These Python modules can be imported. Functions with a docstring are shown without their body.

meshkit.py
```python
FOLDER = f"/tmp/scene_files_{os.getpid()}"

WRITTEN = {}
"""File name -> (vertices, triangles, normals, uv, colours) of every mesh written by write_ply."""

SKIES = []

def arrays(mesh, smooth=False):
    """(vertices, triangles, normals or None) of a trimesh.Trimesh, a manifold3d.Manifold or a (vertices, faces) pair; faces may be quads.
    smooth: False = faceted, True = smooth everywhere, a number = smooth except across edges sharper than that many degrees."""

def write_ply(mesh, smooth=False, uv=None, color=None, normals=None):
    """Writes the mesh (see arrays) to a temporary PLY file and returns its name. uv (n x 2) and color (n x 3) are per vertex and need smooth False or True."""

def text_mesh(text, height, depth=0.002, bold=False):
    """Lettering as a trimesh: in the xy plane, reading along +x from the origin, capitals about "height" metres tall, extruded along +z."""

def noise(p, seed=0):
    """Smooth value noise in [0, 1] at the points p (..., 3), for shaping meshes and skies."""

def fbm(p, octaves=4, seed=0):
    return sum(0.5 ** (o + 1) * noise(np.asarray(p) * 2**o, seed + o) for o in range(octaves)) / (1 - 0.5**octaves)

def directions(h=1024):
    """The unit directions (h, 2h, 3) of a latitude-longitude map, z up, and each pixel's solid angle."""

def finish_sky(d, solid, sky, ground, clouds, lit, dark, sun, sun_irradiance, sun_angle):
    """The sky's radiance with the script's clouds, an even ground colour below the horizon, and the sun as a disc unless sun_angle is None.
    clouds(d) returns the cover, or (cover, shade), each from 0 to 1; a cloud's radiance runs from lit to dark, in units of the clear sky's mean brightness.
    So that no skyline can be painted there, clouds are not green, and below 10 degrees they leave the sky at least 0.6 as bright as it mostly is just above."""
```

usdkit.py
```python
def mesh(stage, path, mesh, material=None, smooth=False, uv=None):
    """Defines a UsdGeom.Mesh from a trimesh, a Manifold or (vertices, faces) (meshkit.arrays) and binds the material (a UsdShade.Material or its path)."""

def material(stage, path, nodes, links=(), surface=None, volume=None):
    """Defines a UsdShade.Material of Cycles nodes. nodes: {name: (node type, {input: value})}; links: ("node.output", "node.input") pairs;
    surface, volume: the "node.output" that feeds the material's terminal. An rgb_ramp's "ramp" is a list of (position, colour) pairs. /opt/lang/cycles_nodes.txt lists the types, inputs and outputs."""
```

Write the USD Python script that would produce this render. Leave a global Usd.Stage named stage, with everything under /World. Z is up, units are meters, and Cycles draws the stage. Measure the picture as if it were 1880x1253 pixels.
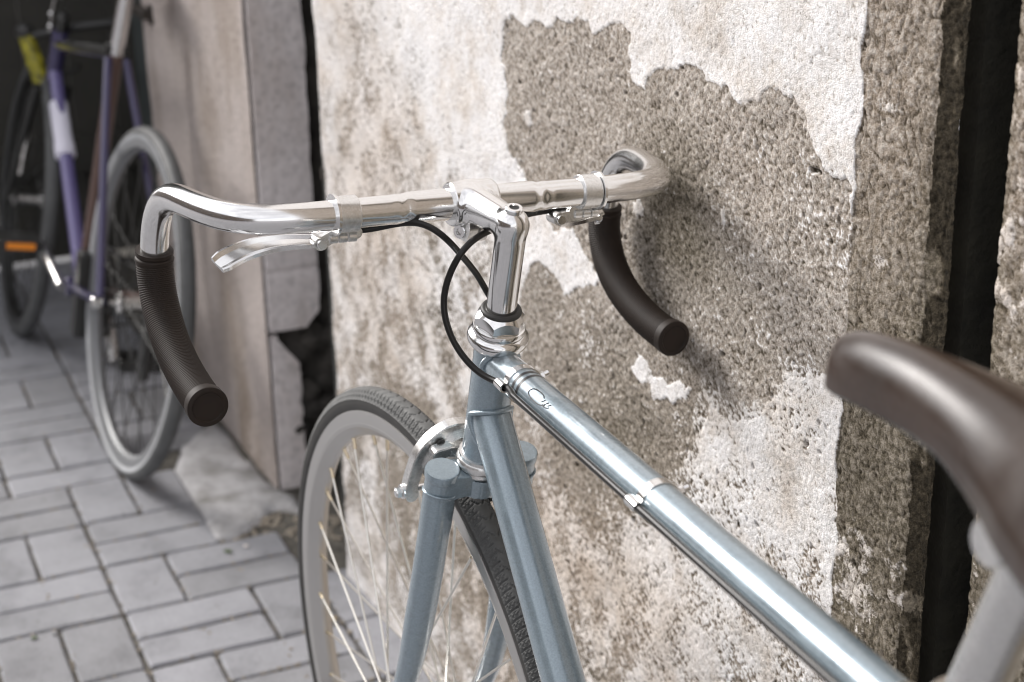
import math, random
import numpy as np, trimesh, manifold3d, usdkit, meshkit
from shapely.geometry import Polygon, Point, LineString
from shapely.ops import unary_union
from pxr import Usd, UsdGeom, UsdLux, UsdShade, Gf, Sdf, Vt

stage = Usd.Stage.CreateInMemory()
UsdGeom.SetStageUpAxis(stage, 'Z'); UsdGeom.SetStageMetersPerUnit(stage, 1.0)
UsdGeom.Xform.Define(stage, '/World'); UsdGeom.Scope.Define(stage, '/World/Looks')
rng = np.random.default_rng(7); random.seed(7)
PI = math.pi

# ------------------------------------------------------------------ camera, sky, light, exposure
CAM = np.array([-1.28486, 0.49514, 1.22801]); AZ, PITCH, ROLL = -25.2282, -19.5784, -1.1174
EXPOSURE = 0.98
def camera():
    a, p, r = map(math.radians, (AZ, PITCH, ROLL))
    fw = np.array([math.cos(p)*math.cos(a), math.cos(p)*math.sin(a), math.sin(p)])
    ri = np.cross(fw, [0, 0, 1]); ri /= np.linalg.norm(ri); up = np.cross(ri, fw)
    R = math.cos(r)*ri + math.sin(r)*up; U = -math.sin(r)*ri + math.cos(r)*up
    c = UsdGeom.Camera.Define(stage, '/World/camera')
    c.AddTransformOp().Set(Gf.Matrix4d(*R, 0, *U, 0, *(-fw), 0, *CAM, 1))
    c.CreateHorizontalApertureAttr(36.0); c.CreateVerticalApertureAttr(24.0)
    c.CreateFocalLengthAttr(2881.19/1880*36.0)
    c.CreateFStopAttr(6.3); c.CreateFocusDistanceAttr(1.24)
    c.CreateClippingRangeAttr(Gf.Vec2f(0.02, 5000)); c.CreateExposureAttr(EXPOSURE)
camera()
SUN = np.array([0.72, 0.42, 0.55]); SUN /= np.linalg.norm(SUN)      # direction towards the veiled sun: high, from the street side
el, rot = math.asin(SUN[2]), math.atan2(SUN[0], SUN[1])
sky = UsdLux.DomeLight.Define(stage, '/World/sky')
skym = usdkit.material(stage, '/World/Looks/overcast_sky', {
    's': ('sky_texture', dict(sky_type='single_scattering', sun_disc=False, sun_elevation=el, sun_rotation=rot, altitude=100, air_density=1.0, aerosol_density=2.0, ozone_density=1.0)),
    'h': ('hsv', dict(saturation=0.22, value=1.0)),
    'tc': ('texture_coordinate', {}),
    'n': ('noise_texture', dict(scale=2.2, detail=5, roughness=0.55)),
    'rp': ('rgb_ramp', {'ramp': [(0.30, (0.62, 0.62, 0.66)), (0.62, (1.25, 1.24, 1.26))]}),
    'ov': ('mix_color', dict(blend_type='mix', fac=0.55, b=(7.4, 7.35, 7.4), use_clamp=False)),           # the even veil of cloud
    'm': ('mix_color', dict(blend_type='multiply', fac=1.0, use_clamp=False)),
    'b': ('background_shader', dict(strength=0.10))},
    [('s.color', 'h.color'), ('tc.generated', 'n.vector'), ('n.fac', 'rp.fac'), ('h.color', 'ov.a'), ('ov.result', 'm.a'), ('rp.color', 'm.b'), ('m.result', 'b.color')], surface='b.background')
UsdShade.MaterialBindingAPI.Apply(sky.GetPrim()).Bind(skym)
sun = UsdLux.DistantLight.Define(stage, '/World/sun')
sun.CreateIntensityAttr(0.66); sun.CreateAngleAttr(27.0); sun.CreateColorAttr(Gf.Vec3f(1.0, 0.962, 0.925))
sun.GetPrim().CreateAttribute('inputs:normalize', Sdf.ValueTypeNames.Bool).Set(True)
z = SUN; x = np.cross([0, 0, 1], z); x /= np.linalg.norm(x); y = np.cross(z, x)
sun.AddTransformOp().Set(Gf.Matrix4d(*x, 0, *y, 0, *z, 0, 0, 0, 0, 1))

# ------------------------------------------------------------------ materials
def mat(name, color, rough=0.5, metal=0.0, coat=0.0, noise=None, bump=None, ior=1.5, spec=0.5, sheen=0, rnoise=None, aniso=0, crough=0.06):
    """noise: (scale, amount) colour mottling; bump: (scale, distance); rnoise: (scale, lo, hi) roughness variation."""
    N = {'p': ('principled_bsdf', dict(base_color=color, roughness=rough, metallic=metal, coat_weight=coat, coat_roughness=crough, ior=ior, specular_ior_level=spec, sheen_weight=sheen, anisotropic=aniso)), 'tc': ('texture_coordinate', {})}
    L = []
    if noise:
        s, amt = noise
        c = np.array(color)
        N['n'] = ('noise_texture', dict(scale=s, detail=5, roughness=0.62))
        N['r'] = ('rgb_ramp', {'ramp': [(0.32, tuple(np.clip(c*(1-amt), 0, 1))), (0.5, tuple(c)), (0.70, tuple(np.clip(c*(1+amt), 0, 1)))]})
        L += [('tc.object', 'n.vector'), ('n.fac', 'r.fac'), ('r.color', 'p.base_color')]
    if rnoise:
        s, lo, hi = rnoise
        N['rn'] = ('noise_texture', dict(scale=s, detail=4, roughness=0.6))
        N['rm'] = ('map_range', dict(from_min=0.35, from_max=0.68, to_min=lo, to_max=hi, clamp=True))
        L += [('tc.object', 'rn.vector'), ('rn.fac', 'rm.value'), ('rm.result', 'p.roughness')]
    if bump:
        s, dist = bump
        N['bn'] = ('noise_texture', dict(scale=s, detail=4, roughness=0.6))
        N['b'] = ('bump', dict(strength=1.0, distance=dist))
        L += [('tc.object', 'bn.vector'), ('bn.fac', 'b.height'), ('b.normal', 'p.normal')]
    return usdkit.material(stage, '/World/Looks/' + name, N, L, surface='p.BSDF')

M = {}
M['blue_paint'] = mat('blue_grey_enamel', (0.225, 0.280, 0.315), 0.28, 0.45, coat=1.0, rnoise=(38, 0.20, 0.40), noise=(700, 0.13), bump=(900, 0.00003))
M['polished'] = mat('polished_aluminium', (0.80, 0.795, 0.785), 0.15, 1.0, rnoise=(45, 0.13, 0.19))
M['satin'] = mat('satin_aluminium', (0.72, 0.715, 0.70), 0.27, 1.0, rnoise=(80, 0.22, 0.34), bump=(700, 0.00006))
M['rim_metal'] = mat('brushed_rim_alloy', (0.58, 0.57, 0.55), 0.30, 1.0)
M['spoke'] = mat('stainless_spoke', (0.80, 0.78, 0.73), 0.30, 1.0)
M['nipple'] = mat('nickel_nipple', (0.72, 0.62, 0.46), 0.28, 1.0)
M['dark_metal'] = mat('dark_steel', (0.045, 0.045, 0.043), 0.4, 0.6)
M['rubber'] = mat('black_rubber', (0.022, 0.021, 0.019), 0.55, noise=(60, 0.25))
M['tyre'] = mat('tyre_rubber', (0.022, 0.021, 0.019), 0.55, noise=(35, 0.30))
M['tread'] = mat('dusty_tread_rubber', (0.085, 0.086, 0.084), 0.72, noise=(60, 0.25))
M['housing'] = mat('cable_housing', (0.010, 0.009, 0.008), 0.33, spec=0.3)
M['grip'] = mat('brown_grip_rubber', (0.0145, 0.0092, 0.0062), 0.6, spec=0.25, noise=(50, 0.2))
M['leather'] = mat('brown_saddle_leather', (0.018, 0.0092, 0.0050), 0.34, spec=0.40, coat=0.30, crough=0.20, rnoise=(45, 0.27, 0.36), bump=(300, 0.00008), noise=(25, 0.18))
M['black'] = mat('black_paint', (0.018, 0.018, 0.017), 0.35)
M['print_black'] = mat('black_print', (0.02, 0.02, 0.022), 0.3)
M['purple'] = mat('purple_enamel', (0.034, 0.029, 0.075), 0.30, 0.2, coat=0.6)
M['lavender'] = mat('lavender_enamel', (0.115, 0.098, 0.225), 0.32, 0.2, coat=0.5)
M['pale_rim'] = mat('pale_grey_rim', (0.19, 0.195, 0.20), 0.45, 0.2)
M['brown_tube'] = mat('bronze_enamel', (0.10, 0.06, 0.048), 0.32, 0.3, coat=0.4)
M['pale_wrap'] = mat('pale_lilac_plastic', (0.68, 0.67, 0.76), 0.45)
M['yellow'] = mat('yellow_tape', (0.22, 0.20, 0.015), 0.5, noise=(55, 0.85))
M['orange'] = mat('orange_reflector', (0.75, 0.24, 0.015), 0.25, coat=0.5)
M['red_org'] = mat('terracotta_plastic', (0.42, 0.12, 0.06), 0.45)
M['grey_tyre'] = mat('grey_tyre_rubber', (0.070, 0.072, 0.072), 0.6, noise=(30, 0.2))
M['white_wall'] = mat('pale_tyre_sidewall', (0.36, 0.37, 0.38), 0.5, noise=(30, 0.12))
M['dirt'] = mat('joint_dirt', (0.085, 0.078, 0.066), 0.95, noise=(60, 0.55), bump=(250, 0.003))
M['slot'] = mat('black_bitumen_filler', (0.022, 0.020, 0.013), 0.9, noise=(30, 0.4), bump=(60, 0.004))
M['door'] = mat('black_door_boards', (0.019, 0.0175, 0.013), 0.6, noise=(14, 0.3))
M['jamb'] = mat('dark_green_iron', (0.035, 0.044, 0.042), 0.55, noise=(18, 0.25))
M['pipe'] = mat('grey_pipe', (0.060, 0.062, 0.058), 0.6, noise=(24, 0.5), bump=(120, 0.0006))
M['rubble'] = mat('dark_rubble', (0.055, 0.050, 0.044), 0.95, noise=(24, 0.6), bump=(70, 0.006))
M['iron'] = mat('rusty_iron', (0.035, 0.028, 0.022), 0.7, noise=(60, 0.5))
M['leaf'] = mat('green_leaf', (0.05, 0.075, 0.025), 0.6)
M['dry'] = mat('dry_leaf', (0.26, 0.19, 0.09), 0.7)
M['scrap'] = mat('pale_litter', (0.62, 0.58, 0.55), 0.7)
M['pebble'] = mat('pebbles', (0.22, 0.19, 0.15), 0.85, noise=(40, 0.5))

def paver_mat(name, color):
    return usdkit.material(stage, '/World/Looks/' + name, {
        'tc': ('texture_coordinate', {}), 'g': ('geometry', {}),
        'n': ('noise_texture', dict(scale=9, detail=6, roughness=0.65)),
        'r': ('rgb_ramp', {'ramp': [(0.28, tuple(np.array(color)*0.66)), (0.48, color), (0.7, tuple(np.array(color)*1.15))]}),
        'f': ('noise_texture', dict(scale=360, detail=4, roughness=0.75)),
        'fr': ('rgb_ramp', {'ramp': [(0.30, (0.50, 0.50, 0.48)), (0.46, (1, 1, 1)), (0.75, (1.18, 1.18, 1.18))]}),
        'm': ('mix_color', dict(blend_type='multiply', fac=1.0, use_clamp=False)),
        'b': ('bump', dict(strength=1.0, distance=0.0012)),
        'sp': ('noise_texture', dict(scale=34, detail=4, roughness=0.75)),
        'spr': ('rgb_ramp', {'ramp': [(0.64, (1, 1, 1)), (0.72, (0.45, 0.43, 0.38))]}),
        'm2': ('mix_color', dict(blend_type='multiply', fac=1.0, use_clamp=False)),
        'p': ('principled_bsdf', dict(roughness=0.78, specular_ior_level=0.35))},
        [('g.position', 'n.vector'), ('n.fac', 'r.fac'), ('g.position', 'f.vector'), ('f.fac', 'fr.fac'), ('r.color', 'm.a'), ('fr.color', 'm.b'),
         ('g.position', 'sp.vector'), ('sp.fac', 'spr.fac'), ('m.result', 'm2.a'), ('spr.color', 'm2.b'),
         ('f.fac', 'b.height'), ('b.normal', 'p.normal'), ('m2.result', 'p.base_color')], surface='p.BSDF')
PAV = [paver_mat('grey_paver_%s' % n, c) for n, c in (('a', (0.246, 0.248, 0.264)), ('b', (0.230, 0.232, 0.246)), ('c', (0.262, 0.264, 0.282)), ('d', (0.214, 0.215, 0.226)))]

def concrete_mat(name, color, stain=(0.5, 0.45, 0.38), lo=0.55, scale=6, fine=150, bumpd=0.002, stretch=0.35):
    c = np.array(color)
    return usdkit.material(stage, '/World/Looks/' + name, {
        'g': ('geometry', {}), 'mp': ('mapping', dict(scale=(1, 1, stretch))),
        'n': ('noise_texture', dict(scale=scale, detail=6, roughness=0.65)),
        'r': ('rgb_ramp', {'ramp': [(0.30, tuple(c*np.array(stain))), (0.52, tuple(c)), (0.72, tuple(c*1.12))]}),
        'f': ('noise_texture', dict(scale=fine, detail=4, roughness=0.7)),
        'fr': ('rgb_ramp', {'ramp': [(0.30, (lo, lo, lo)), (0.52, (1, 1, 1))]}),
        'm': ('mix_color', dict(blend_type='multiply', fac=1.0, use_clamp=False)),
        'b': ('bump', dict(strength=1.0, distance=bumpd)),
        'p': ('principled_bsdf', dict(roughness=0.9, specular_ior_level=0.25))},
        [('g.position', 'mp.vector'), ('mp.vector', 'n.vector'), ('n.fac', 'r.fac'), ('g.position', 'f.vector'), ('f.fac', 'fr.fac'), ('r.color', 'm.a'), ('fr.color', 'm.b'),
         ('f.fac', 'b.height'), ('b.normal', 'p.normal'), ('m.result', 'p.base_color')], surface='p.BSDF')
M['pilaster'] = concrete_mat('beige_pink_concrete', (0.52, 0.462, 0.430), stain=(0.60, 0.55, 0.48), scale=5, lo=0.58, fine=95, bumpd=0.003)
M['pilaster_side'] = concrete_mat('pale_grey_concrete', (0.72, 0.668, 0.655), stain=(0.74, 0.70, 0.66), scale=7, lo=0.66, fine=80, bumpd=0.0022)
M['slab'] = concrete_mat('rough_whitish_cement', (0.40, 0.395, 0.40), stain=(0.45, 0.44, 0.40), scale=11, lo=0.75, fine=80, bumpd=0.003, stretch=1)
M['far_wall'] = concrete_mat('grey_render', (0.33, 0.29, 0.26), scale=4)

def wall_mat(name, band=False):
    """Rough-cast wall: bare cement and old paint, told apart by masks that the mesh carries (paint: signed distance in metres; tint, moss: 0..1)."""
    N = {'g': ('geometry', {}),
        'pa': ('attribute', dict(attribute='paint')), 'ti': ('attribute', dict(attribute='tint')), 'mo': ('attribute', dict(attribute='moss')), 'he': ('attribute', dict(attribute='pit')),
        'f': ('noise_texture', dict(scale=520, detail=4, roughness=0.75)),
        'k': ('noise_texture', dict(scale=210, detail=5, roughness=0.75)),
        'big': ('noise_texture', dict(scale=9, detail=5, roughness=0.6)),
        # bare cement
        'bare': ('rgb_ramp', {'ramp': [(0.33, (0.14, 0.116, 0.088)), (0.43, (0.310, 0.272, 0.232)), (0.53, (0.435, 0.393, 0.350)), (0.66, (0.60, 0.56, 0.52))]}),
        'brown': ('rgb_ramp', {'ramp': [(0.34, (0.125, 0.092, 0.060)), (0.43, (0.275, 0.220, 0.168)), (0.52, (0.390, 0.332, 0.280)), (0.64, (0.54, 0.49, 0.44))]}),
        'mossc': ('rgb_ramp', {'ramp': [(0.34, (0.045, 0.038, 0.024)), (0.46, (0.132, 0.112, 0.080)), (0.64, (0.30, 0.265, 0.215))]}),
        'painted': ('rgb_ramp', {'ramp': [(0.32, (0.45, 0.392, 0.338)), (0.42, (0.615, 0.577, 0.540)), (0.52, (0.72, 0.705, 0.695)), (0.66, (0.77, 0.765, 0.77))]}),
        'st': ('noise_texture', dict(scale=26, detail=5, roughness=0.7)), 'stn': ('math', dict(math_type='multiply_add', value2=0.5)), 'sth': ('math', dict(math_type='multiply', value2=0.5)),
        'm1': ('mix_color', dict(blend_type='mix')), 'st2': ('map_range', dict(from_min=0.25, from_max=1.0, to_min=0, to_max=0.55, clamp=True)), 'fs': ('rgb_ramp', {'ramp': [(0.34, (0.50, 0.46, 0.41)), (0.43, (0.93, 0.92, 0.905)), (0.62, (1.07, 1.07, 1.07))]}), 'mq': ('mix_color', dict(blend_type='multiply', fac=1.0, use_clamp=False)), 'hm': ('mix_float', dict(fac=0.4)),
        'mp': ('mix_color', dict(blend_type='multiply', use_clamp=False, b=(0.80, 0.70, 0.60))), 'm2': ('mix_color', dict(blend_type='mix')), 'm3': ('mix_color', dict(blend_type='mix')),
        'jn': ('math', dict(math_type='multiply_add', value2=0.022, value3=-0.011)),
        'ja': ('math', dict(math_type='add')),
        'edge': ('map_range', dict(from_min=-0.0016, from_max=0.0016, to_min=0, to_max=1, clamp=True)),
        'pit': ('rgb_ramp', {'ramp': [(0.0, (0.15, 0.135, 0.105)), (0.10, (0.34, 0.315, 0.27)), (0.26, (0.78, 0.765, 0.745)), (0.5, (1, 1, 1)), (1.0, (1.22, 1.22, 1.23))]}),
        'm4': ('mix_color', dict(blend_type='multiply', fac=1.0, use_clamp=False)),
        'b': ('bump', dict(strength=1.0, distance=0.0034)),
        'p': ('principled_bsdf', dict(roughness=0.92, specular_ior_level=0.2))}
    L = [('g.position', 'f.vector'), ('g.position', 'k.vector'), ('g.position', 'st.vector'), ('st.fac', 'stn.value1'), ('big.fac', 'sth.value1'), ('sth.value', 'stn.value3'), ('g.position', 'big.vector'),
        ('k.fac', 'bare.fac'), ('k.fac', 'brown.fac'), ('k.fac', 'mossc.fac'), ('stn.value', 'painted.fac'),
        ('bare.color', 'm1.a'), ('brown.color', 'm1.b'), ('ti.fac', 'm1.fac'),
        ('m1.result', 'm2.a'), ('mossc.color', 'm2.b'), ('mo.fac', 'm2.fac'),
        ('k.fac', 'jn.value1'), ('pa.fac', 'ja.value1'), ('jn.value', 'ja.value2'), ('ja.value', 'edge.value'),
        ('m2.result', 'm3.a'), ('painted.color', 'mp.a'), ('st2.result', 'mp.fac'), ('mp.result', 'mq.a'), ('k.fac', 'fs.fac'), ('fs.color', 'mq.b'), ('mq.result', 'm3.b'), ('ti.fac', 'st2.value'), ('edge.result', 'm3.fac'),
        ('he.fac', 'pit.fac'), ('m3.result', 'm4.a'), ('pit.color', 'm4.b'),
        ('k.fac', 'hm.a'), ('f.fac', 'hm.b'), ('hm.result', 'b.height'), ('b.normal', 'p.normal'), ('m4.result', 'p.base_color')]
    return usdkit.material(stage, '/World/Looks/' + name, N, L, surface='p.BSDF')
M['wall'] = wall_mat('peeling_rough_cast')

# ------------------------------------------------------------------ helpers
def free(path):
    if not stage.GetPrimAtPath(path): return path
    i = 1
    while stage.GetPrimAtPath('%s_%03d' % (path, i)): i += 1
    return '%s_%03d' % (path, i)
def thing(name, label, cat=None, group=None, kind=None, loc=None, rz=0, rx=0):
    x = UsdGeom.Xform.Define(stage, free('/World/' + name))
    if loc is not None: x.AddTranslateOp().Set(Gf.Vec3d(*map(float, loc)))
    if rz: x.AddRotateZOp().Set(rz)
    if rx: x.AddRotateXOp().Set(rx)
    tag(x.GetPrim(), label, cat, group, kind)
    return x.GetPrim()
def tag(p, label=None, cat=None, group=None, kind=None):
    for k, v in (('label', label), ('category', cat), ('group', group), ('kind', kind)):
        if v: p.SetCustomDataByKey(k, v)
def obj(name, mesh, m, parent=None, smooth=35, label=None, uv=None):
    if isinstance(mesh, (list, tuple)) and len(mesh) and isinstance(mesh[0], trimesh.Trimesh): mesh = trimesh.util.concatenate(mesh)
    base = str(parent.GetPath()) if parent is not None else '/World'
    g = usdkit.mesh(stage, free(base + '/' + name), mesh, M[m] if isinstance(m, str) else m, smooth=smooth, uv=uv)
    if label: g.GetPrim().SetCustomDataByKey('label', label)
    return g.GetPrim()
def unit(v): v = np.asarray(v, float); return v/np.linalg.norm(v)
def frames(P):
    P = np.asarray(P, float); t = np.gradient(P, axis=0); t /= np.linalg.norm(t, axis=1, keepdims=True)
    a = np.cross(t[0], [0, 0, 1.0]);
    if np.linalg.norm(a) < 1e-3: a = np.cross(t[0], [0, 1.0, 0])
    a = unit(a); A = [a]
    for i in range(1, len(P)):
        a = a - t[i]*np.dot(a, t[i]); a = unit(a); A.append(a)
    A = np.array(A); return t, A, np.cross(t, A)
def tube(P, r, n=24, caps=True, r2=None):
    """Sweeps a circle (or an ellipse r x r2) along P."""
    P = np.asarray(P, float); k = len(P); t, A, B = frames(P)
    r = np.broadcast_to(r, (k,)); r2 = r if r2 is None else np.broadcast_to(r2, (k,))
    th = np.arange(n)*2*PI/n
    V = P[:, None] + r[:, None, None]*np.cos(th)[None, :, None]*A[:, None] + r2[:, None, None]*np.sin(th)[None, :, None]*B[:, None]
    i, j = np.meshgrid(np.arange(k-1), np.arange(n), indexing='ij')
    q = np.stack([i*n+j, i*n+(j+1) % n, (i+1)*n+(j+1) % n, (i+1)*n+j], -1).reshape(-1, 4)
    F = np.vstack([q[:, [0, 1, 2]], q[:, [0, 2, 3]]]); V = V.reshape(-1, 3)
    if caps:
        V = np.vstack([V, P[:1], P[-1:]]); a, b = len(V)-2, len(V)-1; jj = np.arange(n)
        F = np.vstack([F, np.stack([np.full(n, a), (jj+1) % n, jj], 1), np.stack([np.full(n, b), (k-1)*n+jj, (k-1)*n+(jj+1) % n], 1)])
    return trimesh.Trimesh(V, F, process=False)
def spline(C, n=80, closed=False):
    from scipy.interpolate import CubicSpline
    C = np.asarray(C, float); d = np.r_[0, np.cumsum(np.linalg.norm(np.diff(C, axis=0), axis=1)**0.6)]
    return CubicSpline(d, C)(np.linspace(0, d[-1], n))
def lin(a, b, n=2): return np.linspace(a, b, n)
def revolve(prof, origin, axis, n=40, ref=None):
    """prof: (radius, height) rows turned about the axis through origin."""
    prof = np.asarray(prof, float); axis = unit(axis)
    a = np.cross(axis, [0, 1.0, 0] if ref is None else ref)
    if np.linalg.norm(a) < 1e-3: a = np.cross(axis, [1.0, 0, 0])
    a = unit(a); b = np.cross(axis, a); th = np.arange(n)*2*PI/n; k = len(prof)
    V = np.asarray(origin)[None, None] + prof[:, None, 1:2]*axis + prof[:, None, 0:1]*(np.cos(th)[None, :, None]*a + np.sin(th)[None, :, None]*b)
    i, j = np.meshgrid(np.arange(k-1), np.arange(n), indexing='ij')
    q = np.stack([i*n+j, i*n+(j+1) % n, (i+1)*n+(j+1) % n, (i+1)*n+j], -1).reshape(-1, 4)
    m = trimesh.Trimesh(V.reshape(-1, 3), np.vstack([q[:, [0, 1, 2]], q[:, [0, 2, 3]]]), process=False)
    m.merge_vertices(); m.update_faces(m.nondegenerate_faces()); trimesh.repair.fix_normals(m)
    return m
def cyl(a, b, r, n=24, ch=0.0):
    a, b = np.asarray(a, float), np.asarray(b, float); L = np.linalg.norm(b-a)
    ch = min(ch, L/3, r/2)
    p = [(0, 0), (r-ch, 0), (r, ch), (r, L-ch), (r-ch, L), (0, L)] if ch else [(0, 0), (r, 0), (r, L), (0, L)]
    return revolve(p, a, b-a, n)
def box(lo, hi, ch=0.0):
    lo, hi = np.asarray(lo, float), np.asarray(hi, float)
    if not ch:
        m = trimesh.creation.box(hi-lo); m.apply_translation((lo+hi)/2); return m
    pts = []
    for s in np.ndindex(2, 2, 2):
        c = np.where(s, hi, lo); d = np.where(s, -1, 1)*ch
        for k in range(3):
            q = c.copy(); q[[i for i in range(3) if i != k]] += d[[i for i in range(3) if i != k]]; pts.append(q)
    return trimesh.Trimesh(*[np.asarray(v) for v in (lambda h: (h.vertices, h.faces))(trimesh.convex.convex_hull(np.array(pts)))], process=False)
def to_tm(mf):
    m = mf.to_mesh(); return trimesh.Trimesh(m.vert_properties[:, :3], m.tri_verts, process=False)
def sph(c, r, n=20):
    return manifold3d.Manifold.sphere(r, n).translate(tuple(map(float, c)))
def hullm(*ms): return manifold3d.Manifold.batch_hull(list(ms))
def smooth_union(hulls, edge=0.0016, it=12):
    u = manifold3d.Manifold.batch_boolean(hulls, manifold3d.OpType.Add).refine_to_length(edge)
    m = to_tm(u); m.merge_vertices(); trimesh.smoothing.filter_taubin(m, lamb=0.5, nu=0.52, iterations=it); return m
def plate(poly, depth, T):
    """Extrudes a shapely polygon and maps (x, y, z) through T, a function of an (n, 3) array."""
    out = []
    for g in getattr(poly, 'geoms', [poly]):
        m = trimesh.creation.extrude_polygon(g, depth, engine='earcut'); m.vertices = T(np.asarray(m.vertices)); out.append(m)
    m = trimesh.util.concatenate(out); trimesh.repair.fix_normals(m); return m
def rotmat(axis, deg):
    return trimesh.transformations.rotation_matrix(math.radians(deg), axis)[:3, :3]
def mapped(m, f):
    m = m.copy(); m.vertices = f(np.asarray(m.vertices)); return m

# ------------------------------------------------------------------ ground
def sheet(x0, x1, y0, y1, nx, ny, zf):
    X, Y = np.meshgrid(np.linspace(x0, x1, nx), np.linspace(y0, y1, ny), indexing='ij')
    V = np.stack([X, Y, zf(X, Y)], -1).reshape(-1, 3)
    i, j = np.meshgrid(np.arange(nx-1), np.arange(ny-1), indexing='ij')
    q = np.stack([i*ny+j, (i+1)*ny+j, (i+1)*ny+j+1, i*ny+j+1], -1).reshape(-1, 4)
    return trimesh.Trimesh(V, np.vstack([q[:, [0, 1, 2]], q[:, [0, 2, 3]]]), process=False)

street_m = usdkit.material(stage, '/World/Looks/street_paving', {
    'g': ('geometry', {}), 'bk': ('brick_texture', dict(offset=0.5, scale=1.0, mortar_size=0.006, brick_width=0.2, row_height=0.1, color1=(0.29, 0.285, 0.30), color2=(0.25, 0.246, 0.26), mortar=(0.09, 0.085, 0.07))),
    'p': ('principled_bsdf', dict(roughness=0.85, specular_ior_level=0.3))},
    [('g.position', 'bk.vector'), ('bk.color', 'p.base_color')], surface='p.BSDF')
g = obj('ground', sheet(-60, 60, -8, 60, 3, 3, lambda X, Y: X*0 - 0.030), street_m)
tag(g, 'flat street paving running on beyond the grey pavers', kind='structure')
bed = obj('joint_soil', sheet(-3.15, 3.5, -0.9, 2.45, 220, 110, lambda X, Y: -0.0065 + 0.004*(meshkit.fbm(np.stack([X*60, Y*60, X*0], -1), 3)-0.5)), 'dirt')
tag(bed, 'dark sandy soil filling the joints between the grey pavers', kind='structure')

pav = UsdGeom.Xform.Define(stage, '/World/pavement').GetPrim()
tag(pav, 'pavement of grey rectangular concrete pavers in a basket weave', kind='structure')
PYAW, PX, PY, PC, ASP = math.radians(-1.2564), 1.5024, 0.1087, 0.1016, 0.875
def uv2xy(u, v):
    c, s = math.cos(PYAW), math.sin(PYAW)
    return np.array([PX - PC*v*ASP*c + PC*u*s, PY - PC*u*c - PC*v*ASP*s])
bricks = []                                                         # (u0, u1, v0, v1)
def Hpair(u, v): bricks.extend([(u, u+2, v, v+1), (u, u+2, v+1, v+2)])
def Vpair(u, v): bricks.extend([(u, u+1, v, v+2), (u+1, u+2, v, v+2)])
for j in range(0, 27):
    v = 2*j
    for i in range(-12, 0): (Hpair if (i + j) % 2 else Vpair)(2*i, v)
    if j == 0: Vpair(0, v)
    elif j == 1: Hpair(0, v)
    elif j % 2 == 0: bricks.append((0, 1, v, v+2)); Hpair(1, v); bricks.append((3, 4, v, v+2))
    else: Hpair(0, v); bricks.extend([(2, 3, v, v+2), (3, 4, v, v+2)])
v, flip = -1, 0
for i in range(-12, 2): bricks.append((2*i-1, 2*i+1, -1, 0))
for j in range(10):
    v = -3 - 2*j
    for i in range(-12, 2): (Vpair if (j + i) % 2 == 0 else Hpair)(2*i-1, v)
slab_poly = Polygon([(1.70, -0.226), (1.317, -0.234), (1.272, -0.262), (1.186, -0.250), (1.24, -0.208), (1.212, -0.189), (1.15, -0.12), (1.156, -0.078), (1.367, -0.09), (1.488, -0.088), (1.625, -0.152)])
hole_poly = Polygon([(1.158, -0.07), (1.26, -0.20), (1.19, -0.30), (1.06, -0.30), (1.10, -0.20), (1.138, -0.14)])
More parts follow.
